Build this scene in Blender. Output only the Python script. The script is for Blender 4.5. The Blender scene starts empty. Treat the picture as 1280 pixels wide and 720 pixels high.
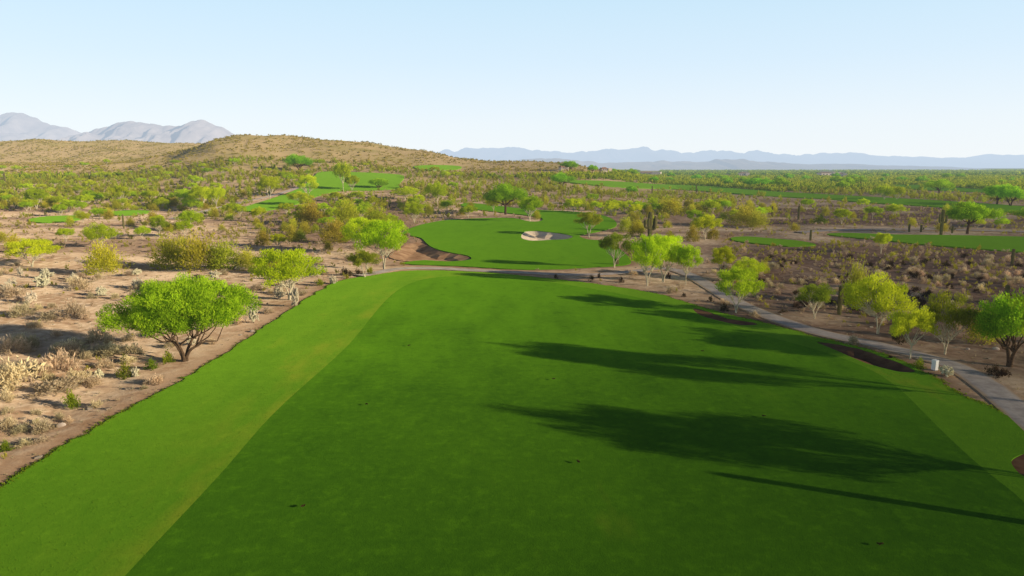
import bpy, math, random
import numpy as np
from mathutils import Vector, Matrix
from mathutils.geometry import delaunay_2d_cdt

random.seed(7)
RNG = np.random.default_rng(11)
scene = bpy.context.scene
COL = scene.collection
PI = math.pi
CAM_H, PITCH, FPX, HZ = 15.0, math.radians(9.9), 865.0, 209.0
SUN_EL, SUN_AZ = math.radians(13.5), math.radians(112.5)     # azimuth from +Y towards +X

# ------------------------------------------------------------------ camera
cam_d = bpy.data.cameras.new('camera'); cam = bpy.data.objects.new('camera', cam_d); COL.objects.link(cam)
cam.location = (0, 0, CAM_H); cam.rotation_euler = (PI/2 - PITCH, 0, 0)
cam_d.sensor_width = 36.0; cam_d.lens = 36.0 * FPX / 1280.0
cam_d.clip_start = 0.1; cam_d.clip_end = 80000
scene.camera = cam

# ------------------------------------------------------------------ noise
def _hash(ix, iy, s):
    n = (ix.astype(np.int64) * 374761393 + iy.astype(np.int64) * 668265263 + s * 974634777) & 0x7fffffff
    n = ((n ^ (n >> 13)) * 1274126177) & 0x7fffffff
    return ((n ^ (n >> 16)) & 0xffff) / 65535.0
def vnoise(x, y, s=0):
    x = np.asarray(x, float); y = np.asarray(y, float)
    ix, iy = np.floor(x), np.floor(y); fx, fy = x - ix, y - iy
    fx = fx*fx*fx*(fx*(fx*6-15)+10); fy = fy*fy*fy*(fy*(fy*6-15)+10)
    a, b, c, d = _hash(ix, iy, s), _hash(ix+1, iy, s), _hash(ix, iy+1, s), _hash(ix+1, iy+1, s)
    return (a*(1-fx)+b*fx)*(1-fy) + (c*(1-fx)+d*fx)*fy
def fbm(x, y, s=0, o=4):
    v, a, t = 0, .5, 0
    for k in range(o):
        v = v + a*vnoise(x*2**k, y*2**k, s+k*17); t += a; a *= .5
    return v / t
def sstep(a, b, x):
    t = np.clip((np.asarray(x, float)-a)/(b-a), 0, 1); return t*t*(3-2*t)

# ------------------------------------------------------------------ terrain
S1 = np.array([(-900,207),(100,205),(170,202),(215,195),(250,186),(278,177),(300,173),(320,172),(357,174.5),(420,178),(460,181),(500,188),(535,191.5),(560,197),(585,201.5),(620,203.5),(650,204.5),(690,206.5),(730,208),(800,209.5)], float)
S2 = np.array([(-900,182),(-300,177),(0,179.5),(30,178),(62,176),(95,177.5),(175,178.5),(230,180),(300,185),(380,194),(470,205),(560,209)], float)
def t_base(x, y):
    x = np.asarray(x, float); y = np.asarray(y, float)
    yy = np.maximum(y, 1.0); px = 640 + FPX*x/yy
    w1 = sstep(860, 700, px)
    h1 = (CAM_H + (HZ-np.interp(px, S1[:,0], S1[:,1]))/FPX*620)
    ramp = 0.30*sstep(225, 430, y) + 0.70*sstep(380, 620, y)
    z1 = h1*ramp*w1*(1-0.45*sstep(640, 800, y))
    h2 = (CAM_H + (HZ-np.interp(px, S2[:,0], S2[:,1]))/FPX*950)*sstep(600, 380, px)
    z2 = h2*sstep(560, 950, y)*(1-0.6*sstep(1000, 1500, y))
    k = 4.0
    z = np.where(np.maximum(z1, z2) > .01, np.log(np.exp(np.clip(z1/k, 0, 60))+np.exp(np.clip(z2/k, 0, 60))-1+1e-9)*k, 0.0)
    z = z*(1-sstep(1500, 2600, y))
    z = z + (fbm(x/38, y/60, 5, 3)-.5)*(7*sstep(420, 600, y))*np.clip(z/12, 0, 1)
    # gentle roll of the golf ground
    z = z + 0.5*np.exp(-((x+2)/28)**2-((y-82)/16)**2)
    z = z + 0.7*np.exp(-((x-2)/30)**2-((y-165)/35)**2)
    z = z + 0.55*(fbm(x/45, y/45, 9, 2)-.5)*sstep(10, 40, y)*sstep(2200, 900, y)
    return z

_c, _s = math.cos(PITCH), math.sin(PITCH)
def ray(px, py):
    u, v = (px-640)/FPX, (360-py)/FPX
    return np.array([u, _c+v*_s, -_s+v*_c])
def at(px, py):
    """ground point seen in that direction (x, y)"""
    d = ray(px, py); k, m = d[0]/d[1], d[2]/d[1]
    lo, hi = 8.0, 9000.0
    for n in (700, 30, 30):
        ys = np.geomspace(lo, hi, n)
        under = np.nonzero(CAM_H+m*ys < t_base(k*ys, ys))[0]
        j = int(under[0]) if len(under) else n-1
        lo, hi = ys[max(j-1, 0)], ys[j]
    y = (lo+hi)/2
    return (k*y, y)
def project(x, y, z):
    rx, ry, rz = x, y, z-CAM_H
    dep = ry*_c - rz*_s; up = ry*_s + rz*_c
    return 640+FPX*rx/dep, 360-FPX*up/dep, dep

def catmull(pts, closed=True, sub=5):
    P = [np.array(p, float) for p in pts]; n = len(P); out = []
    for i in range(n if closed else n-1):
        p1, p2 = P[i], P[(i+1) % n]
        p0 = P[i-1] if closed or i > 0 else 2*p1-p2
        p3 = P[(i+2) % n] if closed or i+2 < n else 2*p2-p1
        for k in range(sub):
            t = k/sub
            out.append(.5*((2*p1)+(-p0+p2)*t+(2*p0-5*p1+4*p2-p3)*t*t+(-p0+3*p1-3*p2+p3)*t**3))
    if not closed: out.append(P[-1])
    return out
def ground_poly(pix, sub=5): return np.array([at(px, min(py, 1400)) for px, py in catmull(pix, True, sub)])

def seg_dist(P, poly, closed=True):
    A = poly; B = np.roll(poly, -1, 0) if closed else poly[1:]
    if not closed: A = poly[:-1]
    best = np.full(len(P), 1e9)
    for a, b in zip(A, B):
        ab = b-a; L = max(float(ab@ab), 1e-9)
        t = np.clip(((P-a)@ab)/L, 0, 1)
        best = np.minimum(best, np.hypot(*(P-(a+t[:,None]*ab)).T))
    return best
def inside(P, poly):
    r = np.zeros(len(P), bool); x, y = P[:,0], P[:,1]
    A = poly; B = np.roll(poly, -1, 0)
    for a, b in zip(A, B):
        if a[1] == b[1]: continue
        c = ((a[1] > y) != (b[1] > y)) & (x < (b[0]-a[0])*(y-a[1])/(b[1]-a[1])+a[0])
        r ^= c
    return r
def sdist(P, poly, reach=12.0):
    """signed distance, negative inside; beyond reach just reach"""
    lo, hi = poly.min(0)-reach, poly.max(0)+reach
    m = ((P >= lo) & (P <= hi)).all(1); out = np.full(len(P), reach)
    if m.any():
        Q = P[m]; d = seg_dist(Q, poly); out[m] = np.where(inside(Q, poly), -d, np.minimum(d, reach))
    return out

# ------------------------------------------------------------------ outlines on the ground
ROUGH = ground_poly([(-420,1000),(-260,800),(-120,690),(0,612),(50,577),(100,546),(150,518),(200,491),(250,462),(300,430),(340,402),(375,380),(400,364),(418,354),(440,348.5),(465,345),(490,341),(515,339),(560,339),(620,342),(680,348),(740,355),(790,362),(830,370),(862,380),(905,392),(950,403),(995,415),(1030,424),(1065,432),(1100,442),(1135,456),(1156,466),(1180,480),(1210,498),(1240,510),(1262,523),(1300,545),(1360,585),(1450,640),(1550,760),(1650,1000),(600,1300)], 9)
ROUGH = ROUGH+np.stack([fbm(ROUGH[:,0]*1.3, ROUGH[:,1]*1.3, 51, 2)-.5, fbm(ROUGH[:,0]*1.3, ROUGH[:,1]*1.3, 52, 2)-.5], 1)*.7
FAIR = ground_poly([(-60,1000),(60,830),(158,720),(270,600),(340,520),(420,447),(446,420),(470,390),(490,369),(513,355),(545,347.5),(600,346),(660,350),(720,358.5),(780,369),(830,380),(880,396),(940,416),(1000,432),(1045,446),(1090,464),(1124,487),(1152,514),(1190,552),(1230,588),(1280,629),(1340,690),(1400,790),(1440,1000),(600,1200)])
GREEN = ground_poly([(503,291),(520,283.5),(540,278.5),(562,275.5),(600,273.5),(640,273),(662,277.5),(677,276.5),(674,272),(640,267.5),(600,263),(585,260.5),(576,256.5),(590,254.5),(640,260),(680,263.5),(715,265),(750,269),(768,276),(769,284),(745,290.5),(724,295),(735,300),(757,302),(775,312),(788,325),(783,331.5),(740,334.5),(690,337),(640,337),(570,333),(515,331),(503,329),(530,326),(560,327.5),(588,325),(584,320),(562,316),(542,310.5),(532,303.5),(526,298),(510,294.5)], 3)
TURF_A = ground_poly([(914,298),(935,296.5),(965,299),(1000,302),(1020,307),(985,308.5),(950,305.5),(920,302)], 3)
TURF_B = ground_poly([(1033,293.5),(1060,292),(1120,294),(1200,295),(1290,297),(1400,299),(1400,324),(1290,317),(1200,310),(1150,306),(1100,300.5),(1060,297)], 3)
TURF_C = ground_poly([(697,226),(760,227),(815,230.5),(865,232.5),(915,235.5),(960,239.5),(1020,243),(1085,246.5),(1185,252),(1300,260),(1400,266),(1400,272),(1300,266.5),(1237,264.5),(1160,258.5),(1085,254),(1035,249.5),(960,246),(915,242),(840,237),(780,234.5),(725,230)], 3)
TURF_D = ground_poly([(1110,232.5),(1160,232),(1210,236),(1300,241.5),(1390,246),(1390,249),(1300,244.5),(1210,240.5),(1150,237.5)], 3)
TURF_E = ground_poly([(300,262),(330,252),(357,243),(378,234),(392,222),(402,215.5),(445,216),(480,217.5),(505,220.5),(500,229),(496,236.5),(455,238.5),(425,239),(396,246),(370,256),(338,263),(318,265)], 3)
TURF_F = ground_poly([(518,208.5),(545,207),(575,208.5),(572,212),(545,213),(525,212.5)], 3)
TURF_G = ground_poly([(37,274.5),(62,271),(100,270.5),(103,274),(88,277),(60,279),(40,278)], 3)
TURF_H = ground_poly([(126,267),(150,264.3),(175,263.7),(188,265),(178,268),(150,270)], 3)
TURFS = [ROUGH, GREEN, TURF_A, TURF_B, TURF_C, TURF_D, TURF_E, TURF_F, TURF_G, TURF_H]
BUNK_L = ground_poly([(486,321),(494,314),(506,307.5),(524,303.5),(533,306.5),(545,312),(563,316.5),(583,320.5),(586,324.5),(560,326.5),(530,325.5),(505,326)], 4)
BUNK_C = ground_poly([(652,298),(655,290.5),(668,289),(685,290.5),(702,292.5),(716,296),(708,299.5),(690,300.5),(665,301.5)], 4)
BUNK_R = ground_poly([(866,386.5),(878,388),(893,393),(915,399),(940,403),(946,406.5),(925,407),(900,402),(876,395)], 4)
BUNK_S = ground_poly([(1020,428),(1043,430),(1075,437),(1105,447),(1130,457),(1145,464.5),(1128,466),(1104,461),(1079,453.5),(1048,440)], 4)
BUNK_E = ground_poly([(1264,580),(1272,571),(1290,568),(1320,575),(1330,590),(1310,602),(1280,597)], 4)
BUNKS = [(BUNK_L, .6), (BUNK_C, .8), (BUNK_R, .6), (BUNK_S, .75), (BUNK_E, .4)]
def line(pix, sub=6): return np.array([at(*p) for p in catmull(pix, False, sub)])
PATHS = [('cart_path', line([(448,345),(470,341.5),(500,336.5),(545,336),(600,338.8),(650,341),(700,343.5),(750,343.5),(790,340),(820,336.5),(842,337.5),(864,345),(890,360),(915,375),(945,389),(985,404),(1020,415),(1060,424),(1100,432.5),(1150,445),(1190,457),(1222,474),(1252,496),(1290,528),(1340,570),(1420,640)]), 2.3),
         ('cart_path', line([(215,274),(262,263),(300,254),(335,246.5),(362,238.5),(381,231.5),(372,226.5)]), 3.2),
         ('cart_path', line([(1000,291),(1040,288.5),(1100,287),(1180,287.5),(1260,289.5),(1340,292)]), 3.6)]

def turf_sd(P):
    d = np.full(len(P), 12.0)
    for t in TURFS: d = np.minimum(d, sdist(P, t))
    return d
def bunk_sd(P):
    d = np.full(len(P), 12.0)
    for b, _ in BUNKS: d = np.minimum(d, sdist(P, b))
    return d
def path_d(P):
    d = np.full(len(P), 12.0)
    for _, l, w in PATHS:
        lo, hi = l.min(0)-12, l.max(0)+12; m = ((P >= lo) & (P <= hi)).all(1)
        if m.any(): d[m] = np.minimum(d[m], seg_dist(P[m], l, False)-w/2)
    return d
def terrain(P, full=False):
    x, y = P[:,0], P[:,1]
    ts, bs, pd = turf_sd(P), bunk_sd(P), path_d(P)
    out = np.minimum(np.minimum(ts, bs), pd)
    bump = (fbm(x/2.2, y/2.2, 3, 3)-.5)*.22 + (fbm(x/13, y/13, 4, 3)-.5)*.9 + (fbm(x/60, y/60, 6, 2)-.5)*2.0*sstep(120, 260, y)
    z = t_base(x, y) + bump*sstep(.0, 5, out)*sstep(1400, 500, y)
    z -= .55*sstep(-.2, -1.8, ts)
    z -= 2.0*sstep(.3, -.8, bs)
    z -= .12*sstep(.1, -.5, pd)
    return (z, ts, bs, pd) if full else z
def ground_z(x, y): return float(terrain(np.array([[x, y]], float))[0])

# ------------------------------------------------------------------ materials
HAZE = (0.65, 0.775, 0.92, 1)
def nt_of(name):
    m = bpy.data.materials.new(name); m.use_nodes = True; nt = m.node_tree; nt.nodes.clear()
    return m, nt, (lambda t, **k: _node(nt, t, **k))
def _node(nt, t, **k):
    n = nt.nodes.new(t)
    for a, v in k.items(): setattr(n, a, v)
    return n
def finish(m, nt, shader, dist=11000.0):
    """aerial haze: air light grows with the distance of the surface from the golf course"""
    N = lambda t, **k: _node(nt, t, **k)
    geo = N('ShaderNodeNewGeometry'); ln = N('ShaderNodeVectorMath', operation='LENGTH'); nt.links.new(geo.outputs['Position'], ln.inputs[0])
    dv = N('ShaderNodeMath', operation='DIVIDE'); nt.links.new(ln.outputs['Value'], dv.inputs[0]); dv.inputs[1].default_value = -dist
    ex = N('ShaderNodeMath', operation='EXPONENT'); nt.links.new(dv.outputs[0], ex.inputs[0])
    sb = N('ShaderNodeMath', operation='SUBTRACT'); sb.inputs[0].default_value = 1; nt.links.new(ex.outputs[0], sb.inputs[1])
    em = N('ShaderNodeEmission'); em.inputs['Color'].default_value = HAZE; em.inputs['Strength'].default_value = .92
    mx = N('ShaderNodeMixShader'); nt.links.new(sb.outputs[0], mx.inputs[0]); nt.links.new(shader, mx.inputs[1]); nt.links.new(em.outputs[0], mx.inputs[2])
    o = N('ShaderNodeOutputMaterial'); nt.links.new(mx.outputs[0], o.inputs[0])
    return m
def mixc(nt, fac, a, b, blend='MIX'):
    n = nt.nodes.new('ShaderNodeMix'); n.data_type = 'RGBA'; n.blend_type = blend
    for sock, v in ((n.inputs[0], fac), (n.inputs[6], a), (n.inputs[7], b)):
        if isinstance(v, (int, float)): sock.default_value = v
        elif isinstance(v, tuple): sock.default_value = (*v[:3], 1)
        else: nt.links.new(v, sock)
    return n.outputs[2]
def noise(nt, scale, detail=4, rough=.6, vec=None):
    n = nt.nodes.new('ShaderNodeTexNoise'); n.inputs['Scale'].default_value = scale; n.inputs['Detail'].default_value = detail; n.inputs['Roughness'].default_value = rough
    if vec is None:
        g = nt.nodes.new('ShaderNodeNewGeometry'); vec = g.outputs['Position']
    nt.links.new(vec, n.inputs['Vector']); return n.outputs['Fac']
def ramp(nt, src, a, b, lo=0., hi=1.):
    n = nt.nodes.new('ShaderNodeMapRange'); n.inputs[1].default_value = a; n.inputs[2].default_value = b; n.inputs[3].default_value = lo; n.inputs[4].default_value = hi
    nt.links.new(src, n.inputs[0]); return n.outputs[0]
def mathn(nt, op, a, b):
    n = nt.nodes.new('ShaderNodeMath'); n.operation = op
    for s, v in ((n.inputs[0], a), (n.inputs[1], b)):
        if isinstance(v, (int, float)): s.default_value = v
        else: nt.links.new(v, s)
    return n.outputs[0]
def attr(nt, name):
    n = nt.nodes.new('ShaderNodeAttribute'); n.attribute_name = name; return n.outputs['Fac']
def bump(nt, h, strength, dist):
    n = nt.nodes.new('ShaderNodeBump'); n.inputs['Strength'].default_value = strength; n.inputs['Distance'].default_value = dist
    nt.links.new(h, n.inputs['Height']); return n.outputs[0]
def diffuse(nt, col, rough=.8, normal=None):
    n = nt.nodes.new('ShaderNodeBsdfDiffuse'); n.inputs['Roughness'].default_value = rough
    if isinstance(col, tuple): n.inputs[0].default_value = (*col[:3], 1)
    else: nt.links.new(col, n.inputs[0])
    if normal is not None: nt.links.new(normal, n.inputs['Normal'])
    return n.outputs[0]

def foliage(name, dark, light, trans=.35, vary=.16):
    m, nt, N = nt_of(name)
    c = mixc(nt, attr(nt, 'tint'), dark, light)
    oi = N('ShaderNodeObjectInfo'); hs = N('ShaderNodeHueSaturation')
    nt.links.new(ramp(nt, oi.outputs['Random'], 0, 1, 1-vary, 1+vary), hs.inputs['Value'])
    r2 = mathn(nt, 'FRACT', mathn(nt, 'MULTIPLY', oi.outputs['Random'], 17.3), 0)
    nt.links.new(ramp(nt, r2, 0, 1, .5-.024, .5+.016), hs.inputs['Hue'])
    nt.links.new(c, hs.inputs['Color']); c = hs.outputs[0]
    tr = N('ShaderNodeBsdfTranslucent'); nt.links.new(c, tr.inputs[0])
    mx = N('ShaderNodeMixShader'); mx.inputs[0].default_value = trans
    nt.links.new(diffuse(nt, c), mx.inputs[1]); nt.links.new(tr.outputs[0], mx.inputs[2])
    return finish(m, nt, mx.outputs[0])
def plain(name, a, b, scale=3.0, rough=.8):
    m, nt, N = nt_of(name)
    n = noise(nt, scale)
    return finish(m, nt, diffuse(nt, mixc(nt, ramp(nt, n, .3, .7), a, b), rough))

def soil_material():
    m, nt, N = nt_of('desert_soil')
    big, mid, fine, grit = noise(nt, .018, 4), noise(nt, .11, 5, .62), noise(nt, .9, 5, .65), noise(nt, 7.0, 3, .7)
    c = mixc(nt, ramp(nt, mid, .40, .62), (.40, .255, .15), (.72, .53, .35))
    c = mixc(nt, ramp(nt, fine, .45, .75), c, (.84, .67, .48))
    c = mixc(nt, ramp(nt, fine, .42, .25), c, (.26, .175, .12))
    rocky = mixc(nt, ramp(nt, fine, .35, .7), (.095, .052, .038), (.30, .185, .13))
    c = mixc(nt, mathn(nt, 'MULTIPLY', attr(nt, 'zone'), ramp(nt, mid, .25, .6, .55, 1)), c, rocky)  # rocky soil tone, also used for the tree shade painted beyond the path
    c = mixc(nt, mathn(nt, 'MULTIPLY', attr(nt, 'edge'), ramp(nt, fine, .3, .7, .6, 1.)), c, (.27, .145, .075))
    # hillsides: golden dry grass and olive scrub between the bushes
    hill = mixc(nt, ramp(nt, noise(nt, .035, 6, .7), .40, .58), (.50, .37, .18), (.34, .285, .10))
    hill = mixc(nt, ramp(nt, big, .4, .65), hill, (.47, .35, .18))
    c = mixc(nt, attr(nt, 'hill'), c, hill)
    far = mixc(nt, ramp(nt, noise(nt, .004, 6, .7), .4, .6), (.24, .29, .05), (.42, .36, .16))
    c = mixc(nt, attr(nt, 'far'), c, far)
    c = mixc(nt, ramp(nt, grit, .3, .7, .0, .35), c, (.22, .15, .11))
    h = mathn(nt, 'ADD', fine, mathn(nt, 'MULTIPLY', grit, .25))
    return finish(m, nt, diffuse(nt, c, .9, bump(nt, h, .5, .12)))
def grass_material(name, dark, light, dry, dry_amt):
    m, nt, N = nt_of(name)
    g = N('ShaderNodeNewGeometry')
    mp = N('ShaderNodeMapping'); mp.inputs['Scale'].default_value = (1, .35, 1); nt.links.new(g.outputs['Position'], mp.inputs[0])
    big, mid, fine, blade = noise(nt, .05, 3, .5), noise(nt, .33, 4, .6, mp.outputs[0]), noise(nt, 2.2, 4, .65), noise(nt, 14, 3, .7)
    v = mathn(nt, 'ADD', mathn(nt, 'MULTIPLY', big, .55), mathn(nt, 'ADD', mathn(nt, 'MULTIPLY', mid, .5), mathn(nt, 'MULTIPLY', fine, .28)))
    c = mixc(nt, ramp(nt, v, .42, .92), dark, light)
    sy = N('ShaderNodeSeparateXYZ'); nt.links.new(g.outputs['Position'], sy.inputs[0])
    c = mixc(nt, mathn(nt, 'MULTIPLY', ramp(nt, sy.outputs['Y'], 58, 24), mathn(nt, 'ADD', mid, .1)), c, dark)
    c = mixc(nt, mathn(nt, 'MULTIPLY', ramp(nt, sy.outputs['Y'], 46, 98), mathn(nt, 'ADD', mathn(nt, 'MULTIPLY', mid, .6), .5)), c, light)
    c = mixc(nt, mathn(nt, 'MULTIPLY', ramp(nt, mid, .58, .76), ramp(nt, big, .5, .62, 0, dry_amt)), c, dry)
    pt = noise(nt, .9, 6, .72)
    c = mixc(nt, ramp(nt, pt, .52, .74, 0, .38), c, light)
    c = mixc(nt, ramp(nt, pt, .46, .3, 0, .4), c, dark)
    c = mixc(nt, ramp(nt, fine, .62, .8, 0, .35), c, light)
    c = mixc(nt, ramp(nt, blade, .4, .2, 0, .5), c, dark)
    c = mixc(nt, mathn(nt, 'MULTIPLY', attr(nt, 'worn'), ramp(nt, mid, .42, .68)), c, dry)
    h = mathn(nt, 'ADD', fine, mathn(nt, 'MULTIPLY', blade, .7))
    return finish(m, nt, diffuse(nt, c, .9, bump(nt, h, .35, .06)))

M = {}
M['soil'] = soil_material()
M['rough'] = grass_material('rough_grass', (.085, .210, .010), (.180, .365, .018), (.40, .31, .035), .8)
M['fairway'] = grass_material('fairway_grass', (.034, .108, .006), (.140, .335, .011), (.20, .29, .018), .45)
M['green'] = grass_material('green_grass', (.050, .155, .008), (.130, .300, .012), (.15, .25, .02), .45)
M['strip'] = grass_material('distant_grass', (.095, .23, .012), (.185, .37, .022), (.20, .30, .03), .5)
M['sand_pale'] = plain('bunker_sand', (.62, .48, .34), (.74, .61, .46), 1.5)
M['sand_red'] = plain('bunker_sand_brown', (.24, .13, .07), (.50, .32, .19), .45)
M['path'] = plain('cart_path_concrete', (.33, .28, .27), (.44, .385, .36), 1.2)
m, nt, N = nt_of('cart_path_concrete')
st = noise(nt, .7, 5, .7); fn = noise(nt, 6., 3, .6); c = mixc(nt, ramp(nt, st, .35, .68), (.33, .28, .255), (.56, .485, .43))
c = mixc(nt, ramp(nt, fn, .3, .7, 0, .25), c, (.2, .17, .16))
c = mixc(nt, mathn(nt, 'MULTIPLY', ramp(nt, mathn(nt, 'ADD', attr(nt, 'side'), mathn(nt, 'MULTIPLY', st, .7)), .95, 1.3), .85), c, (.40, .27, .16))
c = mixc(nt, ramp(nt, mathn(nt, 'FRACT', mathn(nt, 'MULTIPLY', attr(nt, 'along'), .25), 0), .02, .0, 0, .6), c, (.12, .1, .09))
M['path'] = finish(m, nt, diffuse(nt, c, .85))
M['mulch_shade'] = plain('dark_bunker_bed', (.10, .052, .03), (.19, .105, .06), 1.0)  # brown bed, its colour darkened for the shade inside the bunkers
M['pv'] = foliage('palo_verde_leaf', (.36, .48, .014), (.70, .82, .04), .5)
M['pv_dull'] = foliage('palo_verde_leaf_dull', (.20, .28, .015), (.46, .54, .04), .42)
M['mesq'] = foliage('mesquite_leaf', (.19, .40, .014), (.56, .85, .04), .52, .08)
M['olive'] = foliage('creosote_leaf', (.30, .29, .022), (.74, .67, .08), .42)
M['tan'] = foliage('dry_shrub_twig', (.38, .28, .14), (.88, .75, .48), .3, .25)
M['shrub_green'] = foliage('shrub_leaf', (.13, .20, .01), (.44, .50, .03), .42)
M['shrub_brown'] = foliage('brown_shrub_leaf', (.035, .028, .012), (.13, .085, .035), .2)
M['scrub'] = foliage('scrub_leaf', (.34, .38, .02), (.80, .79, .065), .45)
M['blade'] = foliage('rough_blade', (.12, .265, .012), (.18, .36, .02), .35)
M['bloom'] = foliage('palo_verde_bloom', (.40, .57, .014), (.76, .93, .035), .5, .08)
M['stone'] = foliage('stone', (.22, .155, .115), (.66, .56, .45), 0)
M['hill_scrub'] = foliage('hill_scrub_leaf', (.30, .27, .035), (.64, .56, .09), .4)
M['scrub_far'] = foliage('far_scrub_leaf', (.20, .36, .012), (.70, .76, .05), .44)
M['pale_bark'] = plain('palo_verde_bark', (.46, .40, .26), (.74, .66, .48), 6)
M['dark_bark'] = plain('mesquite_bark', (.075, .048, .03), (.17, .11, .065), 6)
M['cactus'] = plain('saguaro_skin', (.13, .125, .045), (.24, .21, .085), 2.5)
M['cholla'] = foliage('cholla_joint', (.42, .36, .20), (.88, .82, .62), .15, .1)
M['white'] = plain('white_plastic', (.78, .78, .76), (.82, .82, .80), 3)
M['grey'] = plain('grey_plastic', (.2, .2, .2), (.26, .26, .26), 3)
M['stucco'] = plain('house_stucco', (.66, .56, .46), (.74, .64, .54), .3)
M['roof'] = plain('house_roof', (.36, .20, .13), (.44, .26, .17), .3)
M['glass_dark'] = plain('window_dark', (.05, .06, .07), (.08, .09, .1), .3)
M['rock'] = plain('desert_rock', (.34, .26, .21), (.58, .50, .43), 2.0)
def mountain_mat(name, a, b, dist, scale):
    m, nt, N = nt_of(name)
    n = noise(nt, scale, 6, .65)
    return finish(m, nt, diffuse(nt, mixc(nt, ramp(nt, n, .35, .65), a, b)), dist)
M['mtn_near'] = mountain_mat('mountain_rock', (.33, .28, .29), (.54, .46, .45), 7600, .004)
M['mtn_far'] = mountain_mat('far_mountain_rock', (.16, .13, .15), (.30, .24, .25), 5300, .002)
M['low_hill'] = mountain_mat('low_hill_scrub', (.22, .17, .12), (.36, .28, .20), 3300, .01)

# ------------------------------------------------------------------ mesh helpers
def mesh_from(name, V, F, mats, tint=None, mat_idx=None, smooth=False):
    me = bpy.data.meshes.new(name)
    V = np.asarray(V, np.float32)
    if isinstance(F, np.ndarray):
        n, k = F.shape
        me.vertices.add(len(V)); me.vertices.foreach_set('co', V.ravel())
        me.loops.add(n*k); me.loops.foreach_set('vertex_index', F.astype(np.int32).ravel())
        me.polygons.add(n); me.polygons.foreach_set('loop_start', np.arange(0, n*k, k, dtype=np.int32))
        try: me.polygons.foreach_set('loop_total', np.full(n, k, np.int32))
        except Exception: pass
        me.update(calc_edges=True); me.validate()
    else:
        me.from_pydata(V.tolist(), [], F); me.update()
    for m in mats: me.materials.append(m)
    if tint is not None:
        a = me.attributes.new('tint', 'FLOAT', 'FACE'); a.data.foreach_set('value', np.asarray(tint, np.float32))
    if smooth:
        me.polygons.foreach_set('use_smooth', np.ones(len(me.polygons), bool))
    return me
def link(name, me, parent=None, loc=(0, 0, 0), rz=0, sc=(1, 1, 1)):
    o = bpy.data.objects.new(name, me); COL.objects.link(o)
    if parent: o.parent = parent
    o.location = loc; o.rotation_euler = (0, 0, rz); o.scale = sc
    return o
def tag(o, label=None, cat=None, group=None, kind=None):
    if label: o['label'] = label
    if cat: o['category'] = cat
    if group: o['group'] = group
    if kind: o['kind'] = kind
    return o

def norm(a): return a/np.maximum(np.linalg.norm(a, axis=-1, keepdims=True), 1e-9)
def leaf_quads(C, D, L, W, rng):
    """one rhombus leaf spray per centre, along D"""
    n = len(C); D = norm(D); S = norm(np.cross(D, rng.normal(size=(n, 3))))
    L = np.broadcast_to(L, n)[:, None]; W = np.broadcast_to(W, n)[:, None]
    V = np.empty((n, 4, 3)); V[:,0] = C-D*L*.5; V[:,1] = C+S*W*.5+D*L*.08; V[:,2] = C+D*L*.5; V[:,3] = C-S*W*.5+D*L*.08
    return V.reshape(-1, 3)
def tube(points, radii, sides=6, ribs=0):
    P = np.asarray(points, float); n = len(P); V = []; F = []
    T = np.gradient(P, axis=0); T = norm(T)
    u = np.cross(T[0], [0.31, .77, .55]); u /= np.linalg.norm(u)
    for i in range(n):
        u = u - T[i]*(u@T[i]); u /= np.linalg.norm(u); w = np.cross(T[i], u)
        for k in range(sides):
            a = 2*PI*k/sides; r = radii[i]*(1+(.13 if k % 2 else -.05) if ribs else 1)
            V.append(P[i]+(u*math.cos(a)+w*math.sin(a))*r)
    for i in range(n-1):
        for k in range(sides):
            F.append((i*sides+k, i*sides+(k+1) % sides, (i+1)*sides+(k+1) % sides, (i+1)*sides+k))
    F.append(tuple(range((n-1)*sides, n*sides)))
    return V, F
def join(parts):
    V, F = [], []
    for v, f in parts:
        o = len(V); V += list(v); F += [tuple(i+o for i in q) for q in f]
    return V, F
def bez(a, b, c, n=6):
    t = np.linspace(0, 1, n)[:, None]; a, b, c = map(np.asarray, (a, b, c))
    return a*(1-t)**2+2*b*t*(1-t)+c*t*t

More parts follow.
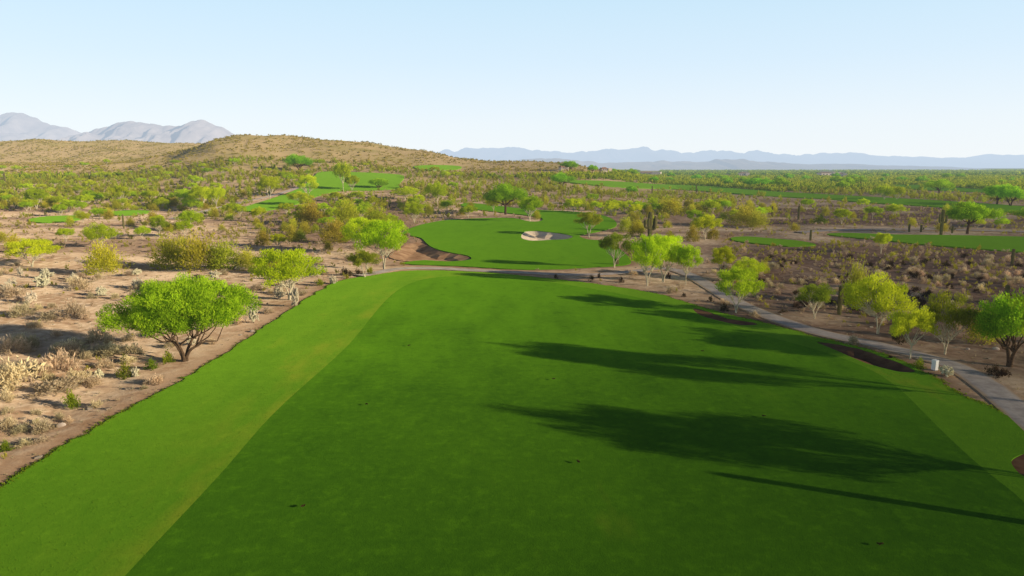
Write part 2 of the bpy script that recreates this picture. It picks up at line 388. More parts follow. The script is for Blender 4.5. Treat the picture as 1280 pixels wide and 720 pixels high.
def tree_parts(seed, h, rx, crown_base, clumps, leaves, leaf, stems=3, trunk_r=.12, fork=.25, up=.6, flat=.25, mat='pv', bark='pale_bark', lobes=.35, clump_r=.26, lean=0.0, limbs=6, blobs=None):
    rng = np.random.default_rng(seed)
    cz, rzv = crown_base+(h-crown_base)*.46, (h-crown_base)*.54
    ph = rng.uniform(0, 6.28, 6)
    C = []
    if blobs:
        vol = np.array([b[3]*b[4]*b[5] for b in blobs])**.8; pk = rng.choice(len(blobs), clumps, p=vol/vol.sum())
        for b in pk:
            B = blobs[b]; d = norm(rng.normal(size=3)); d[2] = max(d[2], -.6)
            C.append(np.array(B[:3])+d*np.array(B[3:])*rng.uniform(.3, 1)**.5)
    while len(C) < clumps:
        d = norm(rng.normal(size=3)); 
        if d[2] < -.55: continue
        a = math.atan2(d[1], d[0])
        lob = 1+lobes*(.6*math.sin(2*a+ph[0])+.5*math.sin(3*a+ph[1]+d[2]*2)+.4*math.sin(5*a+ph[2]))*.6
        r = rng.uniform(.35, 1)**.6
        p = np.array([d[0]*rx*r*lob, d[1]*rx*r*lob, d[2]*rzv*r*(1-flat*(d[2] < 0))])
        p[2] += (rng.uniform(-.1, .1)+.12*math.sin(a*3+ph[3]))*rzv
        p[0] += lean*rx*p[2]/max(rzv, .1)
        C.append(p+[0, 0, cz])
    C = np.array(C)
    cs = rx*clump_r*rng.uniform(.6, 1.35, clumps)
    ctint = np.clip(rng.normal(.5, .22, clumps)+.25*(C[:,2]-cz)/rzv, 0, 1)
    which = rng.choice(clumps, leaves, p=cs**2/np.sum(cs**2))
    off = rng.normal(size=(leaves, 3)); off = norm(off)*(rng.uniform(0, 1, (leaves, 1))**.45)
    P = C[which]+off*cs[which][:, None]*np.array([1, 1, .72])
    D = norm(P-np.array([0, 0, crown_base*.5]))*.8+rng.normal(size=(leaves, 3))*.6+np.array([0, 0, up])
    V = leaf_quads(P, D, leaf[0]*rng.uniform(.6, 1.4, leaves), leaf[1]*rng.uniform(.7, 1.3, leaves), rng)
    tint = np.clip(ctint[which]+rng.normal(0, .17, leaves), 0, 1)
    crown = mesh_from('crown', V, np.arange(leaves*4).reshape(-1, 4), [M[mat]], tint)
    tubes = []
    ang0 = rng.uniform(0, 6.28)
    for s in range(stems):
        a = ang0+2*PI*s/stems+rng.uniform(-.35, .35); ou = np.array([math.cos(a), math.sin(a), 0])
        base = ou*trunk_r*.6; sp = 0 if stems == 1 else .16
        forkp = np.array([ou[0]*rx*sp, ou[1]*rx*sp, h*fork*rng.uniform(.85, 1.25)])
        r0 = trunk_r/(1 if stems == 1 else math.sqrt(stems)*.8)
        tubes.append(tube(np.vstack([[base[0], base[1], -.15], bez(base, base*1.2+[0, 0, h*fork*.6], forkp, 5)]), [r0*1.5, r0*1.15, r0, r0*.92, r0*.85, r0*.75], 7))
        rel = C[:, :2]@ou[:2]; near = np.argsort(-rel)[:max(6, clumps//stems)] if stems > 1 else np.arange(clumps)
        for j in near[:: max(1, len(near)//limbs)]:
            c = C[j]; mid = forkp*.45+c*.55; mid[2] = forkp[2]*.5+c[2]*.5-.04*h; mid[:2] *= .9
            pts = bez(forkp-[0, 0, .03], mid, c, 7)+np.vstack([np.zeros((1, 3)), rng.normal(0, .025*rx, (5, 3)), np.zeros((1, 3))])
            tubes.append(tube(pts, np.linspace(r0*.55, r0*.1, 7), 5))
    V2, F2 = join(tubes)
    return mesh_from('trunk', V2, F2, [M[bark]], smooth=True), crown, h, rx

def shrub_mesh(seed, h, r, n, leaf, mat, airy=.5, stems=9, tw='tan'):
    """leafy or twiggy mound about the origin, with stems fanning from the ground"""
    rng = np.random.default_rng(seed)
    k = max(5, n//45); a = rng.uniform(0, 6.28, k); el = rng.uniform(.12, 1.45, k)
    dirs = np.stack([np.cos(a)*np.cos(el), np.sin(a)*np.cos(el), np.sin(el)], 1)
    ends = dirs*rng.uniform(.62, 1.05, (k, 1))*np.array([r, r, h])
    which = rng.integers(0, k, n); t = rng.uniform(.35, 1.02, n)[:, None]**airy
    P = ends[which]*t+rng.normal(size=(n, 3))*np.array([r, r, h])*.13
    P[:,2] = np.abs(P[:,2])*1.0+.02
    D = norm(P*np.array([1/r, 1/r, 1/h]))+rng.normal(size=(n, 3))*.55+np.array([0, 0, .35])
    V = leaf_quads(P, D, leaf[0]*rng.uniform(.6, 1.4, n), leaf[1]*rng.uniform(.7, 1.3, n), rng)
    ct = rng.uniform(.1, .9, k)
    tint = np.clip(ct[which]*.55+.55*P[:,2]/h-.1+rng.normal(0, .15, n), 0, 1)
    return V, tint
def shrub_obj_mesh(name, seed, h, r, n, leaf, mat, **kw):
    V, t = shrub_mesh(seed, h, r, n, leaf, mat, **kw)
    return mesh_from(name, V, np.arange(len(V)).reshape(-1, 4), [M[mat]], t)

# ------------------------------------------------------------------ ground sheet
def build_ground():
    ys = [-45.0]
    while ys[-1] < 30000:
        y = ys[-1]; ys.append(y+max(.55, .0125*max(y, 0)) if y > 15 else y+3)
    ys = np.array(ys); nu = 460
    u = np.linspace(-1, 1, nu); u = u*(0.55+.45*u*u)
    half = 75+1.55*np.maximum(ys, 0)
    X = u[None, :]*half[:, None]; Y = np.repeat(ys[:, None], nu, 1)
    P = np.stack([X.ravel(), Y.ravel()], 1)
    z, ts, bs, pd = terrain(P, True)
    ny = len(ys)
    idx = np.arange(ny*nu).reshape(ny, nu)
    F = np.stack([idx[:-1,:-1], idx[:-1,1:], idx[1:,1:], idx[1:,:-1]], -1).reshape(-1, 4)
    me = mesh_from('ground', np.column_stack([P, z]), F, [M['soil']], smooth=True)
    x, y = P[:,0], P[:,1]
    px = 640+FPX*x/np.maximum(y, 1)
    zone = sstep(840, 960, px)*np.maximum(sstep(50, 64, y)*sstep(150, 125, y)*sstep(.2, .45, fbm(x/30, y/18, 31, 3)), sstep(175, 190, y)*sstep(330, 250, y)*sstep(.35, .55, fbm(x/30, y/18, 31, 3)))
    zone = np.maximum(zone, .8*sstep(33.5, 36, x)*sstep(36, 46, y)*sstep(75, 60, y)*sstep(.2, .5, fbm(x/9, y/9, 33, 3)))  # tree shade on the ground right of the path, painted as darker soil
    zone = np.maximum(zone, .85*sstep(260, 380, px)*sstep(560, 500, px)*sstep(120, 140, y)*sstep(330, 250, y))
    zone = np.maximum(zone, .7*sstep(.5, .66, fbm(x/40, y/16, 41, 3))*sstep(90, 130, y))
    edge = np.exp(-np.maximum(np.minimum(ts, bs), 0)/2.0)*sstep(220, 120, y)
    hz = t_base(x, y); hill = np.maximum(sstep(6, 16, hz), .75*sstep(260, 420, y))
    far = sstep(600, 1600, y)*sstep(20, 6, hz)
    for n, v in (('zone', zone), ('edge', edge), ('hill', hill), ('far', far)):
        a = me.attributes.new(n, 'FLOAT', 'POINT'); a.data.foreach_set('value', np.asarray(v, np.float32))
    tag(link('ground', me), kind='structure')
build_ground()

# ------------------------------------------------------------------ turf sheets, bunkers, paths
def lift(x, y): return .06+.0009*np.maximum(y-60, 0)
def sheet(loops, spacing, holes=()):
    """triangulated sheet inside loops[0]; returns V2, triangles"""
    outer = loops[0]; pts, edges = [], []
    for lp in list(loops)+list(holes):
        o = len(pts); pts += [tuple(p) for p in lp]; edges += [(o+i, o+(i+1) % len(lp)) for i in range(len(lp))]
    lo, hi = outer.min(0), outer.max(0)
    gy = [lo[1]]
    while gy[-1] < hi[1]: gy.append(gy[-1]+spacing*max(.6, gy[-1]/70))
    G = np.concatenate([np.stack([np.arange(lo[0], hi[0], spacing*max(.6, y/70))+(.5*spacing if i % 2 else 0), np.full(len(np.arange(lo[0], hi[0], spacing*max(.6, y/70))), y)], 1) for i, y in enumerate(gy)])
    keep = sdist(G, outer, 3) < -.4
    for lp in list(loops[1:])+list(holes): keep &= np.abs(sdist(G, lp, 3)) > .3
    pts += [tuple(p) for p in G[keep]]
    r = delaunay_2d_cdt([Vector(p) for p in pts], edges, [], 0, 1e-5)
    V = np.array([tuple(v) for v in r[0]]); T = np.array([tuple(f) for f in r[2]])
    cen = V[T].mean(1)
    ok = inside(cen, outer)
    for hlp in holes: ok &= ~inside(cen, hlp)
    return V, T[ok], cen[ok]
def skirted(name, V2, T, z, mat, drop=.5):
    e = np.sort(np.concatenate([T[:,[0,1]], T[:,[1,2]], T[:,[2,0]]]), 1)
    ue, inv, cnt = np.unique(e, axis=0, return_inverse=True, return_counts=True)
    raw = np.concatenate([T[:,[0,1]], T[:,[1,2]], T[:,[2,0]]])
    b = raw[cnt[inv.ravel()] == 1]
    used = np.unique(T); remap = -np.ones(len(V2), int); remap[used] = np.arange(len(used))
    V = np.column_stack([V2[used], z[used]]).tolist(); T = remap[T]
    bi = remap[b]; low = {}
    F = [tuple(t) for t in T]
    for a in np.unique(bi):
        low[a] = len(V); v = V[a]; V.append([v[0], v[1], v[2]-drop])
    for a, c in bi: F.append((c, a, low[a], low[c]))
    return mesh_from(name, V, F, [mat], smooth=False)
# near hole: rough fringe and the fairway inside it share one triangulation
V, T, cen = sheet([ROUGH, FAIR], 1.7, [BUNK_R, BUNK_S, BUNK_E])
z = t_base(V[:,0], V[:,1])+lift(V[:,0], V[:,1])
inf = inside(cen, FAIR)
for nm, msk, mt in (('fairway', inf, 'fairway'), ('rough_grass', ~inf, 'rough')):
    me = skirted(nm, V, T[msk], z, M[mt], .12 if nm == 'fairway' else .45)
    if nm == 'rough_grass':
        co = np.empty(len(me.vertices)*3, np.float32); me.vertices.foreach_get('co', co); Q = co.reshape(-1, 3)[:, :2].astype(float)
        wv = np.exp(-np.abs(sdist(Q, FAIR, 8))/1.6)*sstep(0, -6, Q[:,0])*.4
        a_ = me.attributes.new('worn', 'FLOAT', 'POINT'); a_.data.foreach_set('value', wv.astype(np.float32))
    tag(link(nm, me), kind='structure')
V, T, cen = sheet([GREEN], 2.2, [BUNK_C])
tag(link('putting_green', skirted('putting_green', V, T, t_base(V[:,0], V[:,1])+lift(V[:,0], V[:,1]), M['green'])), kind='structure')
for lp in TURFS[2:]:
    V, T, cen = sheet([lp], 2.5)
    tag(link('grass_field', skirted('grass_field', V, T, t_base(V[:,0], V[:,1])+lift(V[:,0], V[:,1])+.05, M['strip'], .9)), kind='structure')
for (lp, dep), mt in zip([(b, d*1.35) for b, d in BUNKS], ('sand_red', 'sand_pale', 'mulch_shade', 'mulch_shade', 'mulch_shade')):
    V, T, cen = sheet([lp], .8)
    d = -sdist(V, lp, 6); y = V[:,1]
    zz = t_base(V[:,0], V[:,1])+.02-dep*sstep(-.1, 2.2, d)+.16*(fbm(V[:,0]*.8, V[:,1]*.8, 8, 3)-.5)
    me = skirted('bunker', V, T, zz, M[mt], .3)
    tag(link('sand_bunker', me), kind='structure')
for nm, l, w in PATHS:
    d = np.gradient(l, axis=0); d /= np.linalg.norm(d, axis=1)[:, None]; nrm = np.stack([-d[:,1], d[:,0]], 1)
    rows = [(-.5*w-.02, -.25), (-.5*w, .06), (-.25*w, .085), (.25*w, .085), (.5*w, .06), (.5*w+.02, -.25)]
    V = []
    for o, dz in rows:
        q = l+nrm*o; V.append(np.column_stack([q, t_base(l[:,0], l[:,1])+dz+.0006*np.maximum(l[:,1]-60, 0)]))
    n = len(l); V = np.concatenate(V); F = [(r*n+i, r*n+i+1, (r+1)*n+i+1, (r+1)*n+i) for r in range(len(rows)-1) for i in range(n-1)]
    me = mesh_from('cart_path', V, F, [M['path']])
    al = np.concatenate([[0], np.cumsum(np.linalg.norm(np.diff(l, axis=0), axis=1))])
    for an, v in (('along', np.tile(al, len(rows))), ('side', np.repeat([1, 1, .35, .35, 1, 1], n))):
        at_ = me.attributes.new(an, 'FLOAT', 'POINT'); at_.data.foreach_set('value', np.asarray(v, np.float32))
    tag(link('cart_path', me), kind='structure')

# ------------------------------------------------------------------ mountains and far hills
def range_mesh(name, prof, Y, depth, mat, seed, base_py=HZ+.6, rough=.25, nx=260, ny=46, vs=1.0):
    prof = np.array(prof, float)
    pxs = np.linspace(prof[0,0], prof[-1,0], nx)
    sky = np.interp(pxs, prof[:,0], prof[:,1])
    sky = np.minimum(sky+(fbm(pxs/11, pxs*0+seed, seed, 4)-.5)*np.clip((base_py-sky)*.32, 0, 6), base_py)
    t = np.linspace(-1, 1, ny)
    V = np.empty((ny, nx, 3))
    for j, tv in enumerate(t):
        yy = Y+depth*tv
        x = (pxs-640)/FPX*Y*(1+.0*tv)
        hmax = np.maximum(CAM_H+(base_py-sky)/FPX*Y, 0)
        sx = x/depth
        rid = 1-np.abs(2*fbm(sx*2.6*vs+tv*.5, np.full_like(x, tv*1.3*vs**.5+seed), seed, 5)-1)
        body = np.clip(1-abs(tv), 0, 1)**.75
        k = min(1., abs(tv)*4)
        f = body*(1-rough*k*(1-rid))
        V[j] = np.column_stack([x, np.full(nx, yy), hmax*f-6])
    idx = np.arange(nx*ny).reshape(ny, nx)
    F = np.stack([idx[:-1,:-1], idx[:-1,1:], idx[1:,1:], idx[1:,:-1]], -1).reshape(-1, 4)
    tag(link(name, mesh_from(name, V.reshape(-1, 3), F, [mat], smooth=True)), kind='structure')
range_mesh('mountain', [(-420,206),(-300,180),(-200,160),(-120,166),(-60,152),(-20,150),(0,148),(10,146.5),(20,145),(28,142.5),(40,143),(48,145.5),(58,148),(66,152),(80,155),(92,159),(104,164),(116,172),(140,182),(170,196),(190,208)], 8200, 1900, M['mtn_near'], 3, rough=.75, vs=1.9, ny=70)
range_mesh('mountain', [(40,208),(90,180),(110,169),(128,165.5),(140,160),(152,156.5),(160,154),(172,153.5),(185,153.2),(196,154.5),(208,157),(222,155.5),(232,156),(243,159.5),(250,154),(258,151.5),(264,151),(272,154),(282,159),(292,164),(302,169),(330,182),(380,198),(430,207)], 7000, 1500, M['mtn_near'], 9, rough=.8, vs=1.7, ny=70)
range_mesh('mountain', [(480,209),(540,191),(565,188),(585,186),(605,184.5),(625,184),(650,186.5),(680,189.5),(715,192),(740,190.5),(752,188),(775,186),(800,184.5),(815,187),(845,191),(862,191.5),(880,188.5),(905,188),(925,191),(940,190),(955,192.5),(985,194),(1010,193),(1030,193.5),(1050,191.5),(1068,192.5),(1085,195),(1110,196),(1140,196.5),(1165,198),(1200,198.5),(1240,200),(1262,197.5),(1290,196),(1360,193),(1440,200),(1560,208)], 15000, 3200, M['mtn_far'], 21, rough=.8, nx=520, ny=60, vs=2.2)
range_mesh('mountain', [(1040,208),(1120,200),(1200,196.5),(1240,193.5),(1280,192.8),(1330,191),(1420,196),(1560,207)], 26000, 4000, mountain_mat('faint_mountain_rock', (.2, .17, .2), (.26, .22, .24), 8500, .002), 33, rough=.2)
range_mesh('hills', [(590,209),(630,203),(655,199.5),(690,198.8),(720,200.5),(750,204),(790,203.5),(830,201.5),(860,203),(890,200.5),(920,200),(945,202),(980,204.5),(1010,205.5),(1050,205),(1100,207),(1180,208.8)], 3600, 500, M['low_hill'], 41, rough=.5, base_py=HZ+2, vs=2.)

# ------------------------------------------------------------------ plant prototypes
PV = [tree_parts(100+i, 5.0, r, cb, 70, 10500, (.24, .058), stems=st, trunk_r=.085, fork=.27, limbs=9, up=.9, lobes=.5, clump_r=.25) for i, (r, cb, st) in enumerate([(2.3, 1.7, 3), (2.0, 1.9, 2), (2.5, 1.5, 4), (2.1, 1.6, 3), (2.4, 1.9, 1)])]
PVD = [tree_parts(130+i, 5.0, r, cb, 60, 8500, (.24, .055), stems=st, trunk_r=.085, fork=.27, limbs=9, up=1., lobes=.5, clump_r=.24, mat='pv_dull') for i, (r, cb, st) in enumerate([(2.3, 2.0, 3), (2.1, 1.9, 2), (2.5, 2.1, 4)])]
PVB = [tree_parts(180+i, 5.0, r, cb, 75, 11000, (.24, .06), stems=st, trunk_r=.09, fork=.27, limbs=9, up=.8, lobes=.5, clump_r=.26, mat='bloom') for i, (r, cb, st) in enumerate([(2.3, 1.6, 2), (2.4, 1.5, 3)])]
HERO = tree_parts(7, 6.6, 5.6, 2.2, 215, 76000, (.19, .058), stems=4, trunk_r=.19, fork=.2, up=.25, mat='mesq', bark='dark_bark', clump_r=.13, limbs=4,
    blobs=[(-3.3, .3, 3.4, 2.2, 2.3, 1.25), (-1.3, -.9, 4.1, 2.1, 2.0, 1.25), (.9, .4, 5.0, 2.3, 2.3, 1.15), (2.7, -.3, 4.7, 2.2, 2.0, 1.0), (4.0, .3, 4.0, 1.6, 1.8, 1.1), (1.0, -1.6, 3.6, 2.4, 1.7, 1.1), (2.6, -.9, 3.7, 1.9, 1.7, .9), (-.6, 1.8, 4.6, 2.2, 1.6, 1.1), (-2.2, 1.2, 4.9, 1.2, 1.2, .7), (-.9, -.2, 3.5, 2.5, 2.2, 1.15), (.4, -.6, 4.3, 2.6, 2.2, 1.2)])
MQ = [tree_parts(150+i, 6.0, 3.8, 2.0, 80, 13000, (.28, .10), stems=st, trunk_r=.24, fork=.28, up=.4, flat=.4, mat='mesq', bark='dark_bark', lobes=.4, clump_r=.26) for i, st in enumerate((1, 2, 3))]
OL = [shrub_obj_mesh('creosote_bush', 200+i, 2.2, 1.7, 3000, (.21, .06), 'olive', airy=.5) for i in range(5)]
OLG = [shrub_obj_mesh('creosote_bush', 210+i, 2.2, 1.7, 3000, (.21, .06), 'scrub', airy=.5) for i in range(4)]
TAN = [shrub_obj_mesh('dry_shrub', 220+i, .62, .72, 1000, (.14, .03), 'tan', airy=.6) for i in range(6)]
GRN = [shrub_obj_mesh('green_shrub', 230+i, .9, .7, 800, (.13, .05), 'shrub_green', airy=.6) for i in range(3)]
BRN = [shrub_obj_mesh('round_shrub', 240+i, .75, .6, 700, (.10, .05), 'shrub_brown', airy=.5) for i in range(3)]
BRND = [shrub_obj_mesh('desert_shrub', 245+i, .8, .75, 560, (.15, .045), 'shrub_brown', airy=.6) for i in range(3)]

def cholla_parts(seed):
    rng = np.random.default_rng(seed)
    tr = tube([(0, 0, -.1), (.01, 0, .15), (.03, .01, .35), (.02, .03, .6)], [.075, .065, .06, .05], 8)
    tubes, P, D = [], [], []
    def arm(p, d, depth):
        L = rng.uniform(.17, .30); d = norm(d); q = p+d*L; r = .05
        tubes.append(tube([p, p+d*L*.12, p+d*L*.5, p+d*L*.9, q], [r*.6, r, r*1.15, r, r*.5], 6))
        n = 26; t = rng.uniform(0, 1, n)[:, None]; o = norm(rng.normal(size=(n, 3)))
        P.append(p+d*L*t+o*.05); D.append(o+d*.5)
        if depth:
            for _ in range(rng.integers(2, 4)): arm(q-d*.02, d*.5+rng.normal(size=3)*.65+np.array([0, 0, .3]), depth-1)
    for z0 in (.08, .16, .26, .36, .46, .56):
        for _ in range(3): arm(np.array([.02, .01, z0]), np.array([*rng.normal(size=2), rng.uniform(.15, .7)]), 2)
    V1, F1 = join(tubes); V1 = np.array(V1); V1[:,2] = np.maximum(V1[:,2], .06)
    P = np.concatenate(P); P[:,2] = np.maximum(P[:,2], .07); D = np.concatenate(D)
    Q = leaf_quads(P, D, .10, .024, rng); o = len(V1)
    F = F1+[(o+4*i, o+4*i+1, o+4*i+2, o+4*i+3) for i in range(len(P))]
    t = np.concatenate([rng.uniform(.3, .8, len(F1)), rng.uniform(.5, 1, len(P))])
    return mesh_from('trunk', *tr, [M['dark_bark']], smooth=True), mesh_from('branches', np.concatenate([V1, Q]), F, [M['cholla']], t)
CH = [cholla_parts(300+i) for i in range(4)]

def dome(p0, r, h, axis_pts=8):
    zs = np.concatenate([np.linspace(0, h-r, axis_pts), h-r+r*np.sin(np.linspace(.25, 1.5, 6))])
    rr = np.concatenate([r*np.interp(np.linspace(0, 1, axis_pts), [0, .12, .6, 1], [.82, .92, 1.05, .97]), r*.97*np.cos(np.linspace(.25, 1.5, 6))])
    return np.column_stack([np.full(len(zs), p0[0]), np.full(len(zs), p0[1]), zs]), rr
def saguaro_parts(seed, arms):
    rng = np.random.default_rng(seed); h = 5.0
    P, r = dome((0, 0), .27, h+.1); P[:,2] -= .1
    out = [('trunk', mesh_from('trunk', *tube(P, r, 26, 1), [M['cactus']]))]
    for k in range(arms):
        a = rng.uniform(0, 6.28)+k*2.3; z0 = rng.uniform(1.5, 2.6); ln = rng.uniform(.9, 2.1); ou = np.array([math.cos(a), math.sin(a), 0]); rr = .17
        pts = [ou*.15+[0, 0, z0], ou*.42+[0, 0, z0+.03], ou*.6+[0, 0, z0+.14], ou*.68+[0, 0, z0+.36], ou*.7+[0, 0, z0+.36+ln*.5], ou*.7+[0, 0, z0+.36+ln]]
        rad = [rr*.8, rr*.9, rr, rr, rr*1.05, rr]
        for q in (.5, .8, 1.0): pts.append(ou*.7+[0, 0, z0+.36+ln+rr*math.sin(q*1.5)]); rad.append(rr*max(math.cos(q*1.5), .12))
        out.append(('arm', mesh_from('arm', *tube(pts, rad, 18, 1), [M['cactus']])))
    return out
SG = [saguaro_parts(400+i, a) for i, a in enumerate((0, 1, 2, 4, 6))]

# ------------------------------------------------------------------ placing things
TAKEN = []     # (x, y, r) of the placed plants
def spot(px, py): return at(px, py)
def size_m(x, y, px): 
    z = ground_z(x, y); return px*(y*_c-(z-CAM_H)*_s)/FPX
def put_tree(px, py, hp, wp, proto, name, cat, label, group=None, rz=None, pos=None, dims=None):
    x, y = pos if pos is not None else spot(px, py)
    tr, cr, h, rx = proto
    H, W = dims if dims else (size_m(x, y, hp), size_m(x, y, wp))
    root = bpy.data.objects.new(name, None); COL.objects.link(root); root.empty_display_size = .3
    root.location = (x, y, ground_z(x, y)-.05); root.rotation_euler = (0, 0, random.uniform(0, 6.28) if rz is None else rz)
    s = W/(2*rx*.98); root.scale = (s, s, H/h)
    tag(root, label, cat, group)
    link('trunk', tr, root); link('crown', cr, root)
    TAKEN.append((x, y, W*.35)); return root
def put_saguaro(px, py, hp, k, label, group=None, fat=1., pos=None, H=None, name='saguaro_cactus'):
    x, y = pos if pos is not None else spot(px, py); H = H or size_m(x, y, hp); s = H/5.0
    root = bpy.data.objects.new(name, None); COL.objects.link(root)
    root.location = (x, y, ground_z(x, y)-.03); root.rotation_euler = (0, 0, random.uniform(0, 6.28)); root.scale = (max(s, .75)*fat, max(s, .75)*fat, s)
    tag(root, label, 'cactus', group)
    for nm, me in SG[k]: link(nm, me, root)
    TAKEN.append((x, y, .6)); return root
def put_cholla(px, py, hp, wp, k, label, group=None):
    x, y = spot(px, py); H, W = size_m(x, y, hp), size_m(x, y, wp)
    root = bpy.data.objects.new('cholla_cactus', None); COL.objects.link(root)
    root.location = (x, y, ground_z(x, y)); root.rotation_euler = (0, 0, random.uniform(0, 6.28)); root.scale = (W/1.75, W/1.75, H/1.3)
    tag(root, label, 'cactus', group)
    link('trunk', CH[k % 4][0], root); link('branches', CH[k % 4][1], root)
    TAKEN.append((x, y, W*.4)); return root
REF = {'creosote_bush': (2.3, 3.6), 'dry_shrub': (.68, 1.5), 'green_shrub': (.95, 1.45), 'round_shrub': (.8, 1.25), 'desert_shrub': (.85, 1.6)}
def put_shrub(px, py, hp, wp, me, name, label, group=None, cat='shrub', pos=None, dims=None):
    x, y = pos if pos is not None else spot(px, py)
    H, W = dims if dims else (size_m(x, y, hp), size_m(x, y, wp)); rh, rw = REF[name]
    o = link(name, me, None, (x, y, ground_z(x, y)-.04), random.uniform(0, 6.28), (W/rw, W/rw, H/rh))
    tag(o, label, cat, group); TAKEN.append((x, y, W*.4)); return o

bloom = lambda px, py, h, w, label, k=0: put_tree(px, py, h, w, PVB[k % 2], 'palo_verde_tree', 'tree', label)
pv = lambda px, py, h, w, label, k=None, dull=False, **kw: put_tree(px, py, h, w, (PVD if dull else PV)[(k if k is not None else random.randrange(9)) % (3 if dull else 5)], 'palo_verde_tree', 'tree', label, **kw)
mq = lambda px, py, h, w, label, k=0, **kw: put_tree(px, py, h, w, MQ[k], 'mesquite_tree', 'tree', label, **kw)
ol = lambda px, py, h, w, label, g=False, **kw: put_shrub(px, py, h, w, random.choice(OLG if g else OL), 'creosote_bush', label, cat='bush', **kw)
def tan(px, py, h, w, label, **kw): return put_shrub(px, py, h, w, random.choice(TAN), 'dry_shrub', label, **kw)
def grn(px, py, h, w, label, **kw): return put_shrub(px, py, h, w, random.choice(GRN), 'green_shrub', label, **kw)
def brn(px, py, h, w, label, **kw): return put_shrub(px, py, h, w, random.choice(BRN), 'round_shrub', label, **kw)

# --- left of the hole
put_tree(231, 450, 116, 182, HERO, 'mesquite_tree', 'tree', 'broad bright green tree with dark forked trunk standing alone beside the grass edge', rz=.15)
bloom(362, 374, 64, 74, 'yellow-green tree above two pale chollas at the edge of the grass', 1)
pv(456, 347, 36, 34, 'slim pale tree on the grass edge where the cart path starts', 1, dull=True)
bloom(480, 337, 62, 56, 'bright yellow-green tree in front of its clump, beside the brown bunker', 0)
bloom(452, 318, 46, 50, 'bright yellow-green tree on the desert side of the clump by the brown bunker', 3)
ol(472, 292, 34, 44, 'tall olive bush behind the yellow-green clump by the brown bunker', True)
ol(390, 281, 30, 42, 'wide olive bush at the end of the row below the distant fairway')
ol(434, 284, 36, 40, 'upright olive bush in the middle of the row below the distant fairway', True)
ol(418, 303, 30, 48, 'brownish bush in front of the olive row, next to the yellow-green clump')
pv(127, 310, 30, 40, 'small yellow-green tree on the sand below the short oval tee grass', 2)
pv(40, 332, 34, 52, 'pale yellow-green bushy tree at the picture edge above the white cholla', 0)
ol(131, 342, 40, 56, 'large yellow-green bush behind the broad green tree', True)
ol(214, 334, 42, 54, 'olive bush directly behind the top of the broad green tree', True)
ol(252, 338, 44, 60, 'golden olive bush second in the row behind the broad green tree', True)
ol(281, 338, 36, 52, 'golden olive bush at the end of the row behind the broad green tree', True)
pv(238, 290, 28, 24, 'narrow yellow-green tree on open sand above the golden bushes', 4)
pv(199, 297, 26, 22, 'thin dull tree with bare stems near the dark post-like cactus', 1, dull=True)
ol(310, 338, 26, 36, 'dull brown bush between the golden row and the yellow-green tree')
ol(345, 343, 24, 34, 'brown bush behind the yellow-green tree above the chollas')
grn(205, 258, 15, 28, 'dense bright green shrub in the wash beyond the tee grass')
pv(152, 257, 24, 20, 'small round tree beside the second tee grass', 0)
pv(46, 262, 26, 26, 'small tree with thin stems behind the first oval tee grass', 1)
pv(232, 258, 22, 26, 'yellow-green tree with pale trunk in the row along the wash, first of three', 3)
pv(252, 260, 28, 28, 'yellow-green tree with pale trunk in the row along the wash, middle of three', 1)
pv(271, 263, 30, 22, 'yellow-green tree with pale trunk in the row along the wash, last of three', 4)
pv(337, 250, 30, 26, 'thin yellow-green tree between cart path bend and distant fairway', 1)
pv(385, 246, 28, 26, 'yellow-green tree on the near edge of the distant fairway', 0)
pv(377, 257, 16, 26, 'low yellow-green tree at the near corner of the distant fairway', 2)
pv(429, 239, 36, 20, 'tall thin tree with bare pale trunk in front of the distant fairway', 4)
pv(440, 238, 20, 20, 'small pale tree beside the tall bare trunk on the distant fairway', 1)
mq(473, 236, 14, 26, 'small round bright green tree on the distant fairway', 1)
mq(374, 213, 20, 32, 'dense dark green tree at the foot of the hill above the distant fairway', 2)
pv(506, 250, 16, 30, 'low yellow-green tree at the end of the distant fairway', 2)
pv(546, 258, 28, 24, 'yellow-green tree in the scrub beyond the distant fairway end', 3)
pv(518, 278, 26, 26, 'yellow-green tree at the far tip of the putting green grass', 0)
# --- green surrounds
mq(632, 269, 37, 48, 'large dark green tree on the island between the two bands of green', 0)
pv(662, 277, 30, 28, 'yellow-green leaning tree beside the large dark green tree', 1)
pv(617, 268, 22, 14, 'thin pale tree beside the trunk of the large dark green tree', 4)
pv(736, 297, 34, 30, 'slender pale tree at the sandy end of the green', 1, dull=True)
pv(768, 335, 44, 36, 'thin dull tree at the near corner of the green, first of the clump', 0, dull=True)
bloom(809, 358, 64, 44, 'bright yellow tree with leaning trunk in the clump beside the path', 3)
bloom(829, 353, 58, 48, 'brightest yellow tree in the middle of the clump beside the path', 0)
pv(857, 356, 50, 30, 'yellow-green tree at the path side of the clump', 1)
pv(903, 348, 40, 28, 'upright yellow-green tree just across the cart path', 1)
pv(936, 352, 30, 40, 'bushy pale green tree behind the one standing at the path bend', 2)
pv(920, 391, 56, 52, 'pale green tree with white stems between cart path and turf', 0)
put_saguaro(812, 299, 34, 4, 'large saguaro with many upright arms behind the yellow trees', fat=1.35)
ol(795, 296, 22, 24, 'yellowish bush beside the large many-armed saguaro', True)
ol(782, 290, 20, 22, 'olive bush between the sandy end of the green and the big saguaro', True)
put_saguaro(771, 331, 12, 0, 'short dark saguaro stub at the near corner of the green', fat=1.3)
